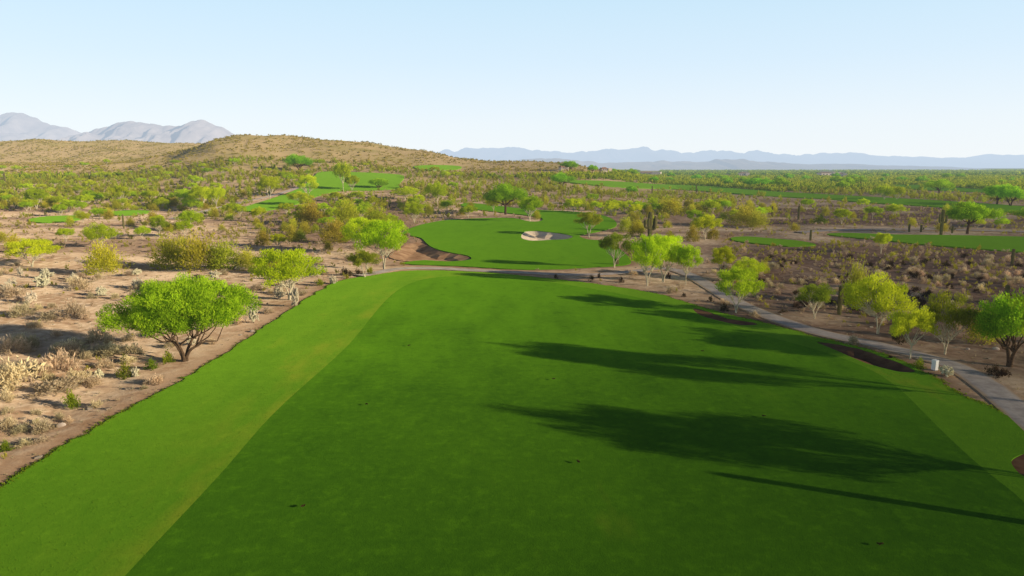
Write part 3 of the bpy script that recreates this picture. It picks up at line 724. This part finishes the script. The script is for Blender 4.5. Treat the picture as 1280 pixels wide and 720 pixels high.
# --- right side
pv(1018, 397, 44, 44, 'small rounded tree on the desert side of the path, alone near a saguaro', 0, dull=True)
put_saguaro(1049, 393, 36, 0, 'straight armless saguaro between the small rounded tree and the tall pale tree')
pv(1097, 417, 72, 66, 'tall yellow-green tree with white forked trunk beyond the path', 2)
ol(1070, 380, 52, 44, 'tall dull bush behind the tree with the white forked trunk')
pv(1138, 449, 66, 52, 'yellow-green tree with single white trunk at the edge of the path', 4)
pv(1181, 443, 74, 62, 'dark shaded green tree beyond the path near the white bin', 2, dull=True)
mq(1262, 458, 86, 84, 'bright green tree at the picture edge beyond the path bend', 1)
ol(1226, 428, 44, 44, 'golden brown bush between the shaded tree and the bright green tree')
put_saguaro(1256, 388, 34, 0, 'straight armless saguaro rising behind the bright green tree')
put_shrub(1120, 428, 18, 24, BRND[0], 'desert_shrub', 'dark bush between the two trees with white trunks')
put_shrub(1242, 468, 16, 24, BRND[1], 'desert_shrub', 'dark low bush under the bright green tree')
grn(1149, 459, 13, 19, 'clipped green shrub beside the white bin at the path')
put_cholla(1183, 470, 17, 27, 1, 'pale flowering cholla beside the white bin at the path')
tan(1066, 431, 14, 20, 'bare thin dry shrub by the dark bunker near the path')
mq(1210, 293, 38, 50, 'rounded green tree at the edge of the right-hand grass field', 0)
put_saguaro(1176, 294, 32, 2, 'saguaro with arms beside the rounded green tree at the grass field')
mq(1290, 282, 24, 46, 'green tree cut by the picture edge behind the grass field', 1)
pv(1101, 317, 26, 18, 'small thin tree standing in the bare ground below the grass field', 1)
pv(881, 300, 32, 30, 'small pale yellow tree with dark trunk beyond the yellow clump', 3)
mq(1173, 244, 19, 32, 'dark green flat-topped tree beyond the long far fairway', 0)
mq(1246, 256, 24, 30, 'first of two spreading trees side by side beyond the far fairway', 1)
mq(1263, 258, 27, 32, 'second of two spreading trees side by side beyond the far fairway', 2)
ol(930, 281, 28, 46, 'big olive bush on the rocky bank beyond the yellow trees')
ol(948, 283, 22, 34, 'lower olive bush on the rocky bank next to the big one')
grn(1026, 279, 13, 20, 'bright green shrub on the dark rocky ground beyond the small field')
ol(840, 267, 22, 36, 'olive bush on the flat beyond the big saguaro', True)
pv(1105, 250, 20, 20, 'thin tree on the long far fairway edge, first of two', 3)
pv(1121, 250, 18, 20, 'thin tree on the long far fairway edge, second of two', 1)
mq(948, 236, 13, 34, 'wide dark green tree on the near edge of the far fairway', 0)
pv(717, 302-14, 22, 18, 'small pale tree in the scrub beyond the green', 1) if False else None
pv(717, 268-2, 20, 20, 'small bare-stemmed tree on the far edge of the green', 1)
put_saguaro(155, 287, 18, 0, 'dark post-like saguaro on the sand left of the distant fairway path')
put_saguaro(7, 232, 18, 0, 'lone saguaro among green scrub at the picture edge')
put_saguaro(401, 296, 14, 0, 'short pale saguaro on the dark flat below the olive row')
put_saguaro(335, 298, 14, 1, 'thin saguaro on the dark flat beside the sandy strip')
put_saguaro(998, 275, 20, 0, 'thin pale saguaro on the dark rocky ground')
for i, (a, b, h) in enumerate([(1136, 291, 10), (1151, 291, 9), (1190, 292, 9), (1013, 300, 14), (870, 243, 12), (815, 241, 10), (750, 222, 12), (487, 262, 14), (965, 270, 14), (1265, 330, 20)]):
    put_saguaro(a, b, h, i % 3, 'small saguaro standing off by itself in the open scrub', 'small saguaros dotted over the scrub')
# --- round shrubs of the dirt strip
for a, b, h, w, t in [(739, 352, 8, 10, 'dark round shrub on the dirt strip by the green corner, first of a pair'), (749, 350.5, 7, 7, 'dark round shrub on the dirt strip by the green corner, smaller of a pair'), (777, 354, 8, 9, 'dark round shrub on the dirt strip in front of the thin dull tree'), (855, 371, 6, 8, 'dark round shrub on the dirt below the clump of yellow trees'), (888, 377, 8, 10, 'dark round shrub on the dirt between yellow clump and bunker'), (906, 389, 11, 14, 'larger olive round shrub at the bunker beside the pale green tree'), (1112, 448, 5, 9, 'low brown shrub on the dirt under the white-trunked tree'), (695, 349, 7, 8, 'dark round shrub on the sandy strip behind the fairway end'), (835, 348, 8, 10, 'dark round shrub at the foot of the brightest yellow tree')]:
    brn(a, b, h, w, t)
# --- green and pale plants of the near desert
grn(156, 468, 21, 26, 'low olive-green shrub on sand in front of the broad green tree, farthest from its trunk')
grn(190, 459, 15, 20, 'green shrub in the middle between two others by the broad green tree')
grn(210, 451, 17, 20, 'dark green shrub close to the trunk of the broad green tree')
grn(155, 447, 10, 11, 'tiny green shrub behind the olive-green one on the sand')
grn(92, 505, 25, 27, 'yellow-green shrub standing by itself beside pale dry shrubs near the turf')
grn(6, 560, 15, 22, 'low yellow-green shrub on bare soil at the picture edge')
grn(401, 357, 10, 14, 'small round green shrub near the grass edge past the chollas')
brn(432, 345, 12, 15, 'dark rounded shrub beside the slim pale tree at the path start')
brn(448, 344, 11, 11, 'dark shrub close behind the slim pale tree')
grn(463, 343, 11, 12, 'small green shrub between slim pale tree and cart path')
put_cholla(317, 404, 30, 19, 0, 'pale yellow cholla just right of the broad green tree')
put_cholla(369, 383, 34, 16, 1, 'tall white cholla at the grass edge under the yellow-green tree')
put_cholla(350, 372, 18, 22, 2, 'wide white cholla beside the tall white one')
put_cholla(54, 362, 20, 26, 3, 'round white cholla on open sand behind the dry shrubs')
put_cholla(22, 372-4, 10, 14, 0, 'small pale cholla next to the round white one')
for i, (a, b, h, w) in enumerate([(24, 482, 34, 58), (76, 462, 26, 40), (70, 488, 20, 60), (96, 476, 20, 30), (16, 440, 22, 34), (85, 445, 20, 34), (38, 432, 16, 26), (125, 425, 20, 26), (145, 440, 16, 30), (165, 438, 12, 30), (90, 398, 20, 34), (28, 395, 18, 26), (15, 372, 16, 28), (60, 400, 12, 22), (100, 362, 16, 26), (42, 410, 10, 20), (85, 440, 18, 36), (130, 440, 16, 28), (30, 555, 10, 18), (120, 505, 9, 16), (5, 500, 14, 22), (45, 515, 8, 14), (85, 525, 7, 12), (265, 430, 8, 12), (300, 405, 12, 16), (335, 392, 8, 12)]):
    tan(a, b, h*1.1, w*1.3, 'pale dry shrub on the open sand between the broad green tree and the picture edge', group='dry shrubs on the near sand')

# --- trees standing just outside the view whose shadows cross the fairway
for i, (x, y, H, W) in enumerate([(31.0, 29.6, 7.6, 6.2), (36.0, 42.0, 9.2, 6.2), (58, 66, 6.5, 7), (61, 73, 6, 6)]):
    put_tree(0, 0, 0, 0, PV[(2, 0, 1, 3)[i]], 'palo_verde_tree', 'tree', 'tree beside the path outside the view that shades the fairway', 'trees outside the view shading the fairway', pos=(x, y), dims=(H, W))
put_saguaro(0, 0, 0, 0, 'tall saguaro beside the fairway outside the view casting a long thin shadow', pos=(27.0, 25.3), H=4.5)

# --- white bin
x, y = spot(1168, 463); zb = ground_z(x, y)
root = bpy.data.objects.new('litter_bin', None); COL.objects.link(root); root.location = (x, y, zb); root.rotation_euler = (0, 0, .35)
tag(root, 'white upright bin beside the cart path between the clipped shrub and cholla', 'bin')
def box(sx, sy, z0, z1, top=1., bev=.02):
    V, F = [], []
    for z, s in ((z0, 1.), (z1, top)):
        hx, hy = sx/2*s, sy/2*s
        for cx, cy in ((1, 1), (-1, 1), (-1, -1), (1, -1)):
            for q in ((1, 0), (0, 1)) if cx*cy > 0 else ((0, 1), (1, 0)):
                V.append((cx*(hx-bev*q[1]), cy*(hy-bev*q[0]), z))
    n = 8
    for k in range(n): F.append((k, (k+1) % n, n+(k+1) % n, n+k))
    F += [tuple(range(n))[::-1], tuple(range(n, 2*n))]
    return V, F
V, F = box(.40, .36, .06, .74, .96, .05); link('body', mesh_from('body', V, F, [M['white']]), root)
V, F = box(.43, .39, .743, .81, .9, .05); link('lid', mesh_from('lid', V, F, [M['white']]), root)
V, F = box(.34, .30, 0, .058, 1, .03); link('base', mesh_from('base', V, F, [M['grey']]), root)

# --- far houses
def house(px, py, w, lab, k):
    x, y = at(px, py); W = w*y/FPX; z0 = ground_z(x, y)
    root = bpy.data.objects.new('house', None); COL.objects.link(root); root.location = (x, y, z0-.2); root.rotation_euler = (0, 0, (-.35, .25, .5, -.2, .1)[k % 5])
    tag(root, lab, 'house')
    H, D = (4.4 if k not in (1, 2) else 2.6), W*.6
    parts = [box(W, D, 0, H, 1, .05), tuple(([(vx+W*.36, vy-D*.35, vz) for vx, vy, vz in box(W*.4, D*.5, 0, H*1.2, 1, .05)[0]], box(W*.4, D*.5, 0, H*1.2, 1, .05)[1]))]
    link('wall', mesh_from('wall', *parts[0], [M['stucco']]), root); link('wing', mesh_from('wing', *parts[1], [M['stucco']]), root)
    rv = [(-W*.54, -D*.56, H), (W*.14, -D*.56, H), (W*.14, D*.56, H), (-W*.54, D*.56, H), (-W*.36, 0, H+1.3), (W*.0, 0, H+1.3)]
    rv = [(a, b, c+.01) for a, b, c in rv]
    link('roof', mesh_from('roof', rv, [(0, 1, 5, 4), (2, 3, 4, 5), (1, 2, 5), (3, 0, 4), (3, 2, 1, 0)], [M['roof']]), root)
    for j in range(3):
        cx = -W*.38+j*W*.2
        wv, wf = box(W*.09, .08, 1., 2.6, 1, .01); link('window', mesh_from('window', [(a+cx, b-D/2-.05, c) for a, b, c in wv], wf, [M['glass_dark']]), root)
for k, (px, py, w, lab) in enumerate([(812, 218.5, 26, 'largest pale house with brown roof on the plain beyond the far fairway'), (757, 215, 12, 'pale house among trees at the foot of the low hills'), (704, 213.5, 10, 'small pale house half hidden by scrub under the low hills'), (930, 219.5, 12, 'tiny pale house among green trees between two larger houses'), (1034, 219, 22, 'wide pale house among trees on the flat plain'), (1052, 220.5, 10, 'small white house next to the wide one on the flat plain')]):
    house(px, py, w, lab, k)

# --- dark tufts lying on the fairway
cl = mesh_from('grass_clump', *[(lambda r: (r[0], np.arange(len(r[0])).reshape(-1, 4)))(shrub_mesh(900, .06, .16, 160, (.06, .02), 'x'))][0], [M['shrub_brown']], shrub_mesh(900, .06, .16, 160, (.06, .02), 'x')[1])
for a, b in [(380, 637), (459, 508), (692, 476), (722, 581), (955, 523), (511, 434), (1099, 684), (878, 441), (1200, 490)]:
    x, y = at(a, b); o = link('grass_clump', cl, None, (x, y, float(t_base(x, y))+.14), random.uniform(0, 6)); tag(o, 'small dark clump lying on the mown fairway', 'grass clump', 'dark clumps on the fairway')

# ------------------------------------------------------------------ scattered desert plants
def jitter_field(y0, y1, k, cell, xlo=-.86, xhi=.86):
    """random points in the wedge y0..y1, one per cell (m)"""
    pts = []
    y = y0
    while y < y1:
        n = int((xhi-xlo)*(y+10)/cell)+1
        xs = xlo*(y+10)+(np.arange(n)+RNG.uniform(0, 1, n))*cell
        pts.append(np.stack([xs, y+RNG.uniform(0, cell, n)], 1)); y += cell
    P = np.concatenate(pts); return P
def free(P, margin=.7):
    ok = (turf_sd(P) > margin) & (bunk_sd(P) > margin) & (path_d(P) > margin*.6)
    if len(TAKEN):
        for x, y, r in TAKEN: ok &= (np.abs(P[:,0]-x) > r) | (np.abs(P[:,1]-y) > r)
    return P[ok]
def pix(P): return project(P[:,0], P[:,1], t_base(P[:,0], P[:,1]))
def lod(seed, h, r, n, leaf): return shrub_mesh(seed, h, r, n, leaf, '')
def mass(name, items, lods, mat, label, cat):
    """many plants that nobody would count, one mesh: items = (x, y, H, W, tint)"""
    Vs, Ts = [], []
    P = np.array([i[:2] for i in items]); Z = terrain(P)
    for (x, y, H, W, tb), z in zip(items, Z):
        V, t = lods[random.randrange(len(lods))]
        a = random.uniform(0, 6.28); c, s = math.cos(a), math.sin(a)
        Q = np.column_stack([(V[:,0]*c-V[:,1]*s)*W+x, (V[:,0]*s+V[:,1]*c)*W+y, V[:,2]*H+z-.05])
        Vs.append(Q); Ts.append(np.clip(t*.75+tb, 0, 1))
    V = np.concatenate(Vs); t = np.concatenate(Ts)
    o = link(name, mesh_from(name, V, np.arange(len(V)).reshape(-1, 4), [M[mat]], t)); tag(o, label, cat, kind='stuff'); return o

STRIPS = [TURF_C, TURF_D, TURF_E, TURF_B, TURF_A, TURF_G, TURF_H, GREEN]
def _pixpoly(t):
    return np.stack(project(t[:,0], t[:,1], t_base(t[:,0], t[:,1])+lift(t[:,0], t[:,1]))[:2], 1)
HOUSE_AT = [(812, 218.5, 26), (757, 215, 14), (704, 213.5, 12), (930, 219.5, 13), (1034, 219, 22), (1052, 220.5, 12)]
STRIP_PX = [_pixpoly(t) for t in STRIPS]+[np.array([(a-w*.5, b-6), (a+w*.5, b-6), (a+w*.5, b+.5), (a-w*.5, b+.5)], float) for a, b, w in HOUSE_AT]
def low_before_strips(P, H):
    """True where a plant of height H would not stand tall in front of a mown strip"""
    z = t_base(P[:,0], P[:,1]); ok = np.ones(len(P), bool)
    for k in (1.0, .55):
        a, b, _ = project(P[:,0], P[:,1], z+H*k); Q = np.stack([a, b], 1)
        for poly in STRIP_PX: ok &= ~inside(Q, poly)
    return ok
def where(P, f): return P[RNG.uniform(0, 1, len(P)) < f]
# dry shrubs
P = free(jitter_field(34, 330, 0, 1.55)); px, py, dep = pix(P)
clump = fbm(P[:,0]/5, P[:,1]/5, 61, 3)
dens = np.where(px < 560, .16+.35*sstep(.5, .62, clump)*sstep(60, 90, P[:,1]), 0.)
dens = np.where((px > 900), .2+.8*sstep(.33, .48, clump)*sstep(62, 72, P[:,1])*sstep(150, 132, P[:,1])+.3*sstep(.42, .56, clump)*sstep(170, 185, P[:,1]), dens)
dens = np.where((px >= 560) & (px <= 900), .12, dens)
dens = np.where((P[:,1] < 62) & (px > 900), .05, dens)
dens = np.where((P[:,1] < 75) & (px < 560), .09+.42*sstep(.48, .6, clump), dens)
dens = np.where((px > 270) & (px < 570) & (P[:,1] > 118) & (P[:,1] < 330), np.maximum(dens, .30+.4*sstep(.4, .55, clump)), dens)
dens = np.where((px > 900) & (P[:,1] > 185), np.maximum(dens, .2), dens)
dens *= sstep(340, 160, P[:,1])*.6+.4
P = where(P, dens*(P[:,1] < 330)); px, py, dep = pix(P)
W = .45+1.35*RNG.uniform(0, 1, len(P))**1.8; app = W/dep
order = np.argsort(-app); vis = (px > -30) & (px < 1310)
ind = [i for i in order if vis[i]][:270]; indset = set(ind)
zones = [(lambda a, d: a < 560 and d < 110, 'low dry shrub scattered over the sandy desert on the bright tree side of the fairway', 'dry shrubs of the sandy desert'),
         (lambda a, d: a < 560, 'low dry shrub on the dark flat between sand and distant fairway', 'dry shrubs of the dark flat'),
         (lambda a, d: a > 880 and d < 130, 'low grey shrub in the dense scrub across the cart path', 'grey shrubs of the dense scrub'),
         (lambda a, d: True, 'low grey shrub on the open ground around and beyond the green', 'shrubs around the green')]
for i in ind:
    for f, lab, grp in zones:
        if f(px[i], dep[i]): break
    dk = px[i] > 880 and random.random() < .45
    put_shrub(0, 0, 0, 0, random.choice(BRND if dk else TAN), 'desert_shrub' if dk else 'dry_shrub', lab.replace('grey', 'dark') if dk else lab, grp.replace('grey', 'dark')+(' dark' if dk and 'green' in grp else ''), pos=tuple(P[i]), dims=(W[i]*RNG.uniform(.42, .7), W[i]))
rest = [(P[i,0], P[i,1], W[i]*RNG.uniform(.7, 1.1), W[i]*.65, RNG.uniform(-.1, .25)) for i in order if i not in indset]
h1 = len(rest)//4; random.shuffle(rest)
mass('dry_scrub', rest[:2*h1], [lod(500+i, .62, .78, 150, (.2, .05)) for i in range(8)], 'tan', 'scattered tan and grey dry scrub over the desert floor', 'scrub')
mass('dark_scrub', rest[2*h1:], [lod(520+i, .75, .78, 120, (.22, .07)) for i in range(8)], 'olive', 'scattered olive and brown scrub over the desert floor', 'scrub')
# tiny weeds and stones of the near sand
P = free(jitter_field(30, 95, 0, .7), .25); px, py, dep = pix(P); P = where(P, np.where(px < 480, .40, np.where(px > 840, .25, .12)))
mass('dry_weeds', [(x, y, RNG.uniform(.5, 1.2), RNG.uniform(.5, 1.3), RNG.uniform(-.2, .2)) for x, y in P], [lod(540+i, .16, .18, 16, (.12, .025)) for i in range(8)], 'tan', 'tiny dry weeds and litter on the sand', 'weeds')
def stone(seed):
    r = np.random.default_rng(seed); k = np.array([(x, y, z) for z in (-.5, .5) for y in (-.5, .5) for x in (-.5, .5)])*np.array([1, .8, .6])
    k = k*r.uniform(.55, 1.1, (8, 1))+[0, 0, .12]
    return np.concatenate([k[list(f)] for f in ((0, 2, 3, 1), (4, 5, 7, 6), (0, 1, 5, 4), (2, 6, 7, 3), (0, 4, 6, 2), (1, 3, 7, 5))]), r.uniform(0, 1, 6)
P = free(jitter_field(30, 120, 0, .9), .15); px, py, dep = pix(P); P = where(P, np.where(px < 520, .38, np.where(px > 840, .4, .2))*sstep(.3, .6, fbm(P[:,0]/6, P[:,1]/6, 97, 3)))
mass('gravel', [(x, y, q, q, RNG.uniform(-.3, .3)) for (x, y), q in zip(P, .07+.34*RNG.uniform(0, 1, len(P))**4)], [stone(700+i) for i in range(12)], 'stone', 'loose stones and gravel strewn over the desert soil', 'gravel')
edge = ROUGH[(ROUGH[:,1] < 112) & (ROUGH[:,1] > 16)]
E_ = np.repeat(edge, 16, 0); P = E_+RNG.normal(0, .16, E_.shape)+(np.roll(E_, -16, 0)-E_)*RNG.uniform(0, 1, (len(E_), 1))*(np.linalg.norm(np.roll(E_, -16, 0)-E_, axis=1)[:, None] < 4)
fr = mass('edge_weeds', [(x, y, RNG.uniform(.5, 1.3), RNG.uniform(.6, 1.4), RNG.uniform(-.3, .1)) for x, y in P], [lod(660+i, .10, .16, 14, (.10, .03)) for i in range(8)], 'shrub_green', 'ragged grass and weeds along the edge of the turf', 'weeds')
P = RNG.uniform([-48, 18], [48, 110], (420000, 2)); P = P[(sdist(P, ROUGH) < -.1) & (sdist(P, FAIR) > -.12) & (bunk_sd(P) > .2)]
P = P[RNG.uniform(0, 1, len(P)) < np.clip(.8-P[:,1]/130, .1, 1)]; n = len(P)
C3 = np.column_stack([P, t_base(P[:,0], P[:,1])+lift(P[:,0], P[:,1])+.02]); D3 = RNG.normal(0, .45, (n, 3))+np.array([0, 0, 1.])
bl = leaf_quads(C3, D3, RNG.uniform(.02, .05, n), RNG.uniform(.012, .03, n), RNG)
tag(link('rough_blades', mesh_from('rough_blades', bl, np.arange(4*n).reshape(-1, 4), [M['blade']], np.clip(fbm(P[:,0]/3, P[:,1]/3, 95, 3)*.8+RNG.uniform(-.3, .4, n), 0, 1))), 'longer coarse grass standing in the rough around the fairway', 'grass', kind='stuff')
def rock_mesh(seed):
    import bmesh
    bm = bmesh.new(); bmesh.ops.create_icosphere(bm, subdivisions=2, radius=.5); r = np.random.default_rng(seed)
    f = r.normal(size=(4, 3))*2
    for v in bm.verts:
        c = np.array(v.co); k = 1+.18*sum(math.sin(float(f[j]@c)+j) for j in range(4))*.5; v.co = Vector(c*k*np.array([1, .8, .55]))
    me = bpy.data.meshes.new('rock'); bm.to_mesh(me); bm.free(); me.materials.append(M['rock']); return me
RK = [rock_mesh(600+i) for i in range(5)]
for a, b, w, n in [(76, 530, 10, 1), (315, 415, 7, 1), (300, 338, 12, 1), (1245, 437, 8, 1), (1210, 436, 5, 1), (990, 404, 6, 1)]:
    x, y = at(a, b); s = size_m(x, y, w); o = link('boulder', random.choice(RK), None, (x, y, ground_z(x, y)+s*.12), random.uniform(0, 6), (s, s, s))
    tag(o, {76: 'pale flat stone on bare soil near the turf edge', 315: 'small stone beside the pale yellow cholla', 300: 'white rock at the end of the golden bush row', 1245: 'pale rock under the bright green tree', 1210: 'small pale rock between shaded tree and bright green tree', 990: 'reddish rock on the desert side of the path'}[a], 'rock')

# chollas of the near sand
P = free(jitter_field(40, 100, 0, 6), .8); px, py, dep = pix(P); P = P[(px > 5) & (px < 430)]
for k, q in enumerate(where(P, .4)[:26]):
    a, b, _ = project(q[0], q[1], 0.0); put_cholla(float(a), float(b), RNG.uniform(10, 18), RNG.uniform(12, 22), k, 'small pale cholla scattered among the dry shrubs of the sandy desert', 'chollas of the sandy desert')
# bright green trees one can pick out on the plain
P = free(jitter_field(300, 1150, 0, 34), 3); px, py, dep = pix(P)
P = P[(px > 690) & (px < 1330) & (py > 211) & low_before_strips(P, np.full(len(P), 6.))]
for q in where(P, .42)[:70]:
    H = RNG.uniform(4.5, 8); put_tree(0, 0, 0, 0, random.choice(MQ), 'mesquite_tree', 'tree', 'bright green tree standing out of the scrub on the far plain', 'green trees on the far plain', pos=tuple(q), dims=(H, H*RNG.uniform(1.1, 1.6)))
P = free(jitter_field(215, 560, 0, 22), 3); px, py, dep = pix(P)
P = P[(px > -20) & (px < 580) & (t_base(P[:,0], P[:,1]) < 17) & low_before_strips(P, np.full(len(P), 4.))]
for q in where(P, .6)[:100]:
    H = RNG.uniform(2.6, 4.4); put_tree(0, 0, 0, 0, random.choice(PV), 'palo_verde_tree', 'tree', 'yellow-green tree among the bushes at the foot of the hill', 'trees at the foot of the hill', pos=tuple(q), dims=(H, H*RNG.uniform(1.2, 1.7)))
# bushes and trees of the middle distance
P = free(jitter_field(95, 470, 0, 3.6), 1.5); px, py, dep = pix(P); x, y = P.T
cl = fbm(x/26, y/26, 71, 3)
d = .08*sstep(100, 150, y)+.30*sstep(.46, .6, cl)*sstep(110, 170, y)
mid = sstep(500, 600, px)*sstep(1010, 860, px)*sstep(190, 235, y)
d = np.maximum(d, mid*(.30+.5*sstep(.4, .55, cl)))
d = np.maximum(d, sstep(215, 260, y)*sstep(560, 440, px)*(.36+.55*sstep(.38, .52, cl)))
d = np.maximum(d, sstep(260, 330, px)*sstep(560, 500, px)*sstep(125, 150, y)*.2)
d = np.maximum(d, sstep(290, 330, y)*(.35+.4*sstep(.42, .55, cl)))
d = np.where((px > 840) & (y < 200), .035, d)
d = np.where((px < 330) & (y < 160), d*.35, d)
d = np.where((px < 210) & (y > 160) & (y < 228), d*.5, d)
P = where(P, d); px, py, dep = pix(P); W = RNG.uniform(1.6, 4.2, len(P)); H = W*RNG.uniform(.55, .95, len(P))
k = low_before_strips(P, H) | (RNG.uniform(0, 1, len(P)) < .10); P, W, H = P[k], W[k], H[k]; px, py, dep = pix(P)
order = np.argsort(-W/dep); vis = (px > -30) & (px < 1310)
seen = [i for i in order if vis[i]]
ind = seen[:230]; s_ind = set(ind)
bz = [(lambda a, b: a < 330, 'olive bush among the scrub on the sandy flats under the hill', 'bushes of the sandy flats'),
      (lambda a, b: a < 620, 'olive bush in the scrub between distant fairway and green', 'bushes beyond the distant fairway'),
      (lambda a, b: a < 900, 'olive bush in the thick scrub beyond the green', 'bushes beyond the green'),
      (lambda a, b: True, 'olive bush scattered over the rocky ground below the far fairway', 'bushes of the rocky ground')]
for i in ind:
    for f, lab, grp in bz:
        if f(px[i], py[i]): break
    yel = RNG.uniform() < .45
    if RNG.uniform() < .30:
        put_tree(0, 0, 0, 0, random.choice(PV), 'palo_verde_tree', 'tree', lab.replace('olive bush', 'small yellow-green tree'), grp.replace('bushes', 'small trees'), pos=tuple(P[i]), dims=(W[i]*1.05, W[i]*1.15))
    else:
        put_shrub(0, 0, 0, 0, random.choice(OLG if yel else OL), 'creosote_bush', lab, grp, 'bush', pos=tuple(P[i]), dims=(H[i], W[i]))
rest = [(P[i,0], P[i,1], H[i]/2.3, W[i]/3.6, RNG.uniform(-.15, .25)) for i in order if i not in s_ind]
k2 = int(len(rest)*.55)
random.shuffle(rest)
mass('olive_scrub', rest[:k2], [lod(560+i, 2.2, 1.7, 190, (.5, .17)) for i in range(8)], 'olive', 'countless olive brown bushes covering the middle distance', 'scrub')
mass('green_scrub', rest[k2:], [lod(580+i, 2.2, 1.7, 190, (.5, .17)) for i in range(8)], 'scrub', 'countless yellow-green bushes covering the middle distance', 'scrub')
# hill and far plain
P = free(jitter_field(440, 1050, 0, 4.2), 2.5); px, py, dep = pix(P); x, y = P.T
hz = t_base(x, y); cl = fbm(x/55, y/55, 81, 3)
hillw = sstep(5, 14, hz)
d = hillw*(.22+.6*sstep(.42, .6, cl)*sstep(60, 12, hz)+.6*sstep(.5, .6, fbm(x/22, y/30, 84, 4)))+(1-hillw)*(.5+.4*sstep(.4, .55, cl))
P = where(P, d); hz = t_base(P[:,0], P[:,1]); hillw = hz > 9
L2 = [lod(620+i, 2.2, 1.7, 46, (1.0, .42)) for i in range(8)]
k = low_before_strips(P, np.full(len(P), 3.)) | (RNG.uniform(0, 1, len(P)) < .10); P, hillw = P[k], hillw[k]
hp = P[hillw]; fp = P[~hillw]
mass('hill_scrub', [(a, b, RNG.uniform(.22, .7), .35+1.0*RNG.uniform()**2, RNG.uniform(-.15, .4)) for a, b in hp], L2, 'hill_scrub', 'countless olive bushes dotting the golden hillside', 'scrub')
mass('plain_scrub', [(a, b, RNG.uniform(.8, 2.0), RNG.uniform(.9, 2.0), RNG.uniform(-.35, .3)) for a, b in fp], L2, 'scrub_far', 'sea of green and olive trees covering the plain', 'scrub')
P = free(jitter_field(1050, 4200, 0, 17), 4); hz = t_base(P[:,0], P[:,1]); P = P[hz < 8]
P = P[low_before_strips(P, np.full(len(P), 4.))]
P = where(P, .35+.6*sstep(.42, .58, fbm(P[:,0]/160, P[:,1]/160, 91, 3)))
L3 = [lod(640+i, 2.2, 1.7, 20, (1.6, .9)) for i in range(8)]
mass('far_scrub', [(a, b, RNG.uniform(1.0, 2.6), RNG.uniform(2.0, 5.0), RNG.uniform(-.35, .3)) for a, b in P], L3, 'scrub_far', 'distant trees and scrub merging towards the horizon', 'scrub')

# ------------------------------------------------------------------ light
w = bpy.data.worlds.new('World'); scene.world = w; w.use_nodes = True; nt = w.node_tree; nt.nodes.clear()
N = lambda t, **k: _node(nt, t, **k)
sky = N('ShaderNodeTexSky', sky_type='NISHITA'); sky.sun_disc = False; sky.sun_elevation = SUN_EL; sky.sun_rotation = SUN_AZ
sky.air_density = 1.0; sky.dust_density = .6; sky.ozone_density = 1.5
b1 = N('ShaderNodeBackground'); nt.links.new(sky.outputs[0], b1.inputs[0]); b1.inputs[1].default_value = .014
tc = N('ShaderNodeTexCoord'); sp = N('ShaderNodeSeparateXYZ'); nt.links.new(tc.outputs['Generated'], sp.inputs[0])
cr = N('ShaderNodeValToRGB'); nt.links.new(sp.outputs['Z'], cr.inputs[0])
E = cr.color_ramp.elements; E[0].position = 0.0; E[0].color = (.85, .90, .94, 1); E[1].position = 1.0; E[1].color = (.012, .02, .045, 1)
for p, c in ((.06, (.80, .875, .94, 1)), (.14, (.67, .82, .945, 1)), (.235, (.56, .77, .92, 1)), (.31, (.13, .20, .33, 1)), (.45, (.05, .08, .15, 1))):
    e = E.new(p); e.color = c
b2 = N('ShaderNodeBackground'); nt.links.new(cr.outputs[0], b2.inputs[0]); b2.inputs[1].default_value = 1.0
ad = N('ShaderNodeAddShader'); nt.links.new(b1.outputs[0], ad.inputs[0]); nt.links.new(b2.outputs[0], ad.inputs[1])
ow = N('ShaderNodeOutputWorld'); nt.links.new(ad.outputs[0], ow.inputs[0])
sd = bpy.data.lights.new('sun', 'SUN'); sd.energy = 5.0; sd.angle = math.radians(.6); sd.color = (1.0, .86, .63)
so = bpy.data.objects.new('sun', sd); COL.objects.link(so)
dirv = Vector((math.sin(SUN_AZ)*math.cos(SUN_EL), math.cos(SUN_AZ)*math.cos(SUN_EL), math.sin(SUN_EL)))
so.rotation_euler = dirv.to_track_quat('Z', 'Y').to_euler()
scene.view_settings.view_transform = 'Standard'; scene.view_settings.look = 'None'; scene.view_settings.exposure = 0; scene.view_settings.gamma = 1
scene.render.engine = 'CYCLES'; scene.cycles.use_denoising = True
scene.cycles.max_bounces = 6; scene.cycles.transparent_max_bounces = 6
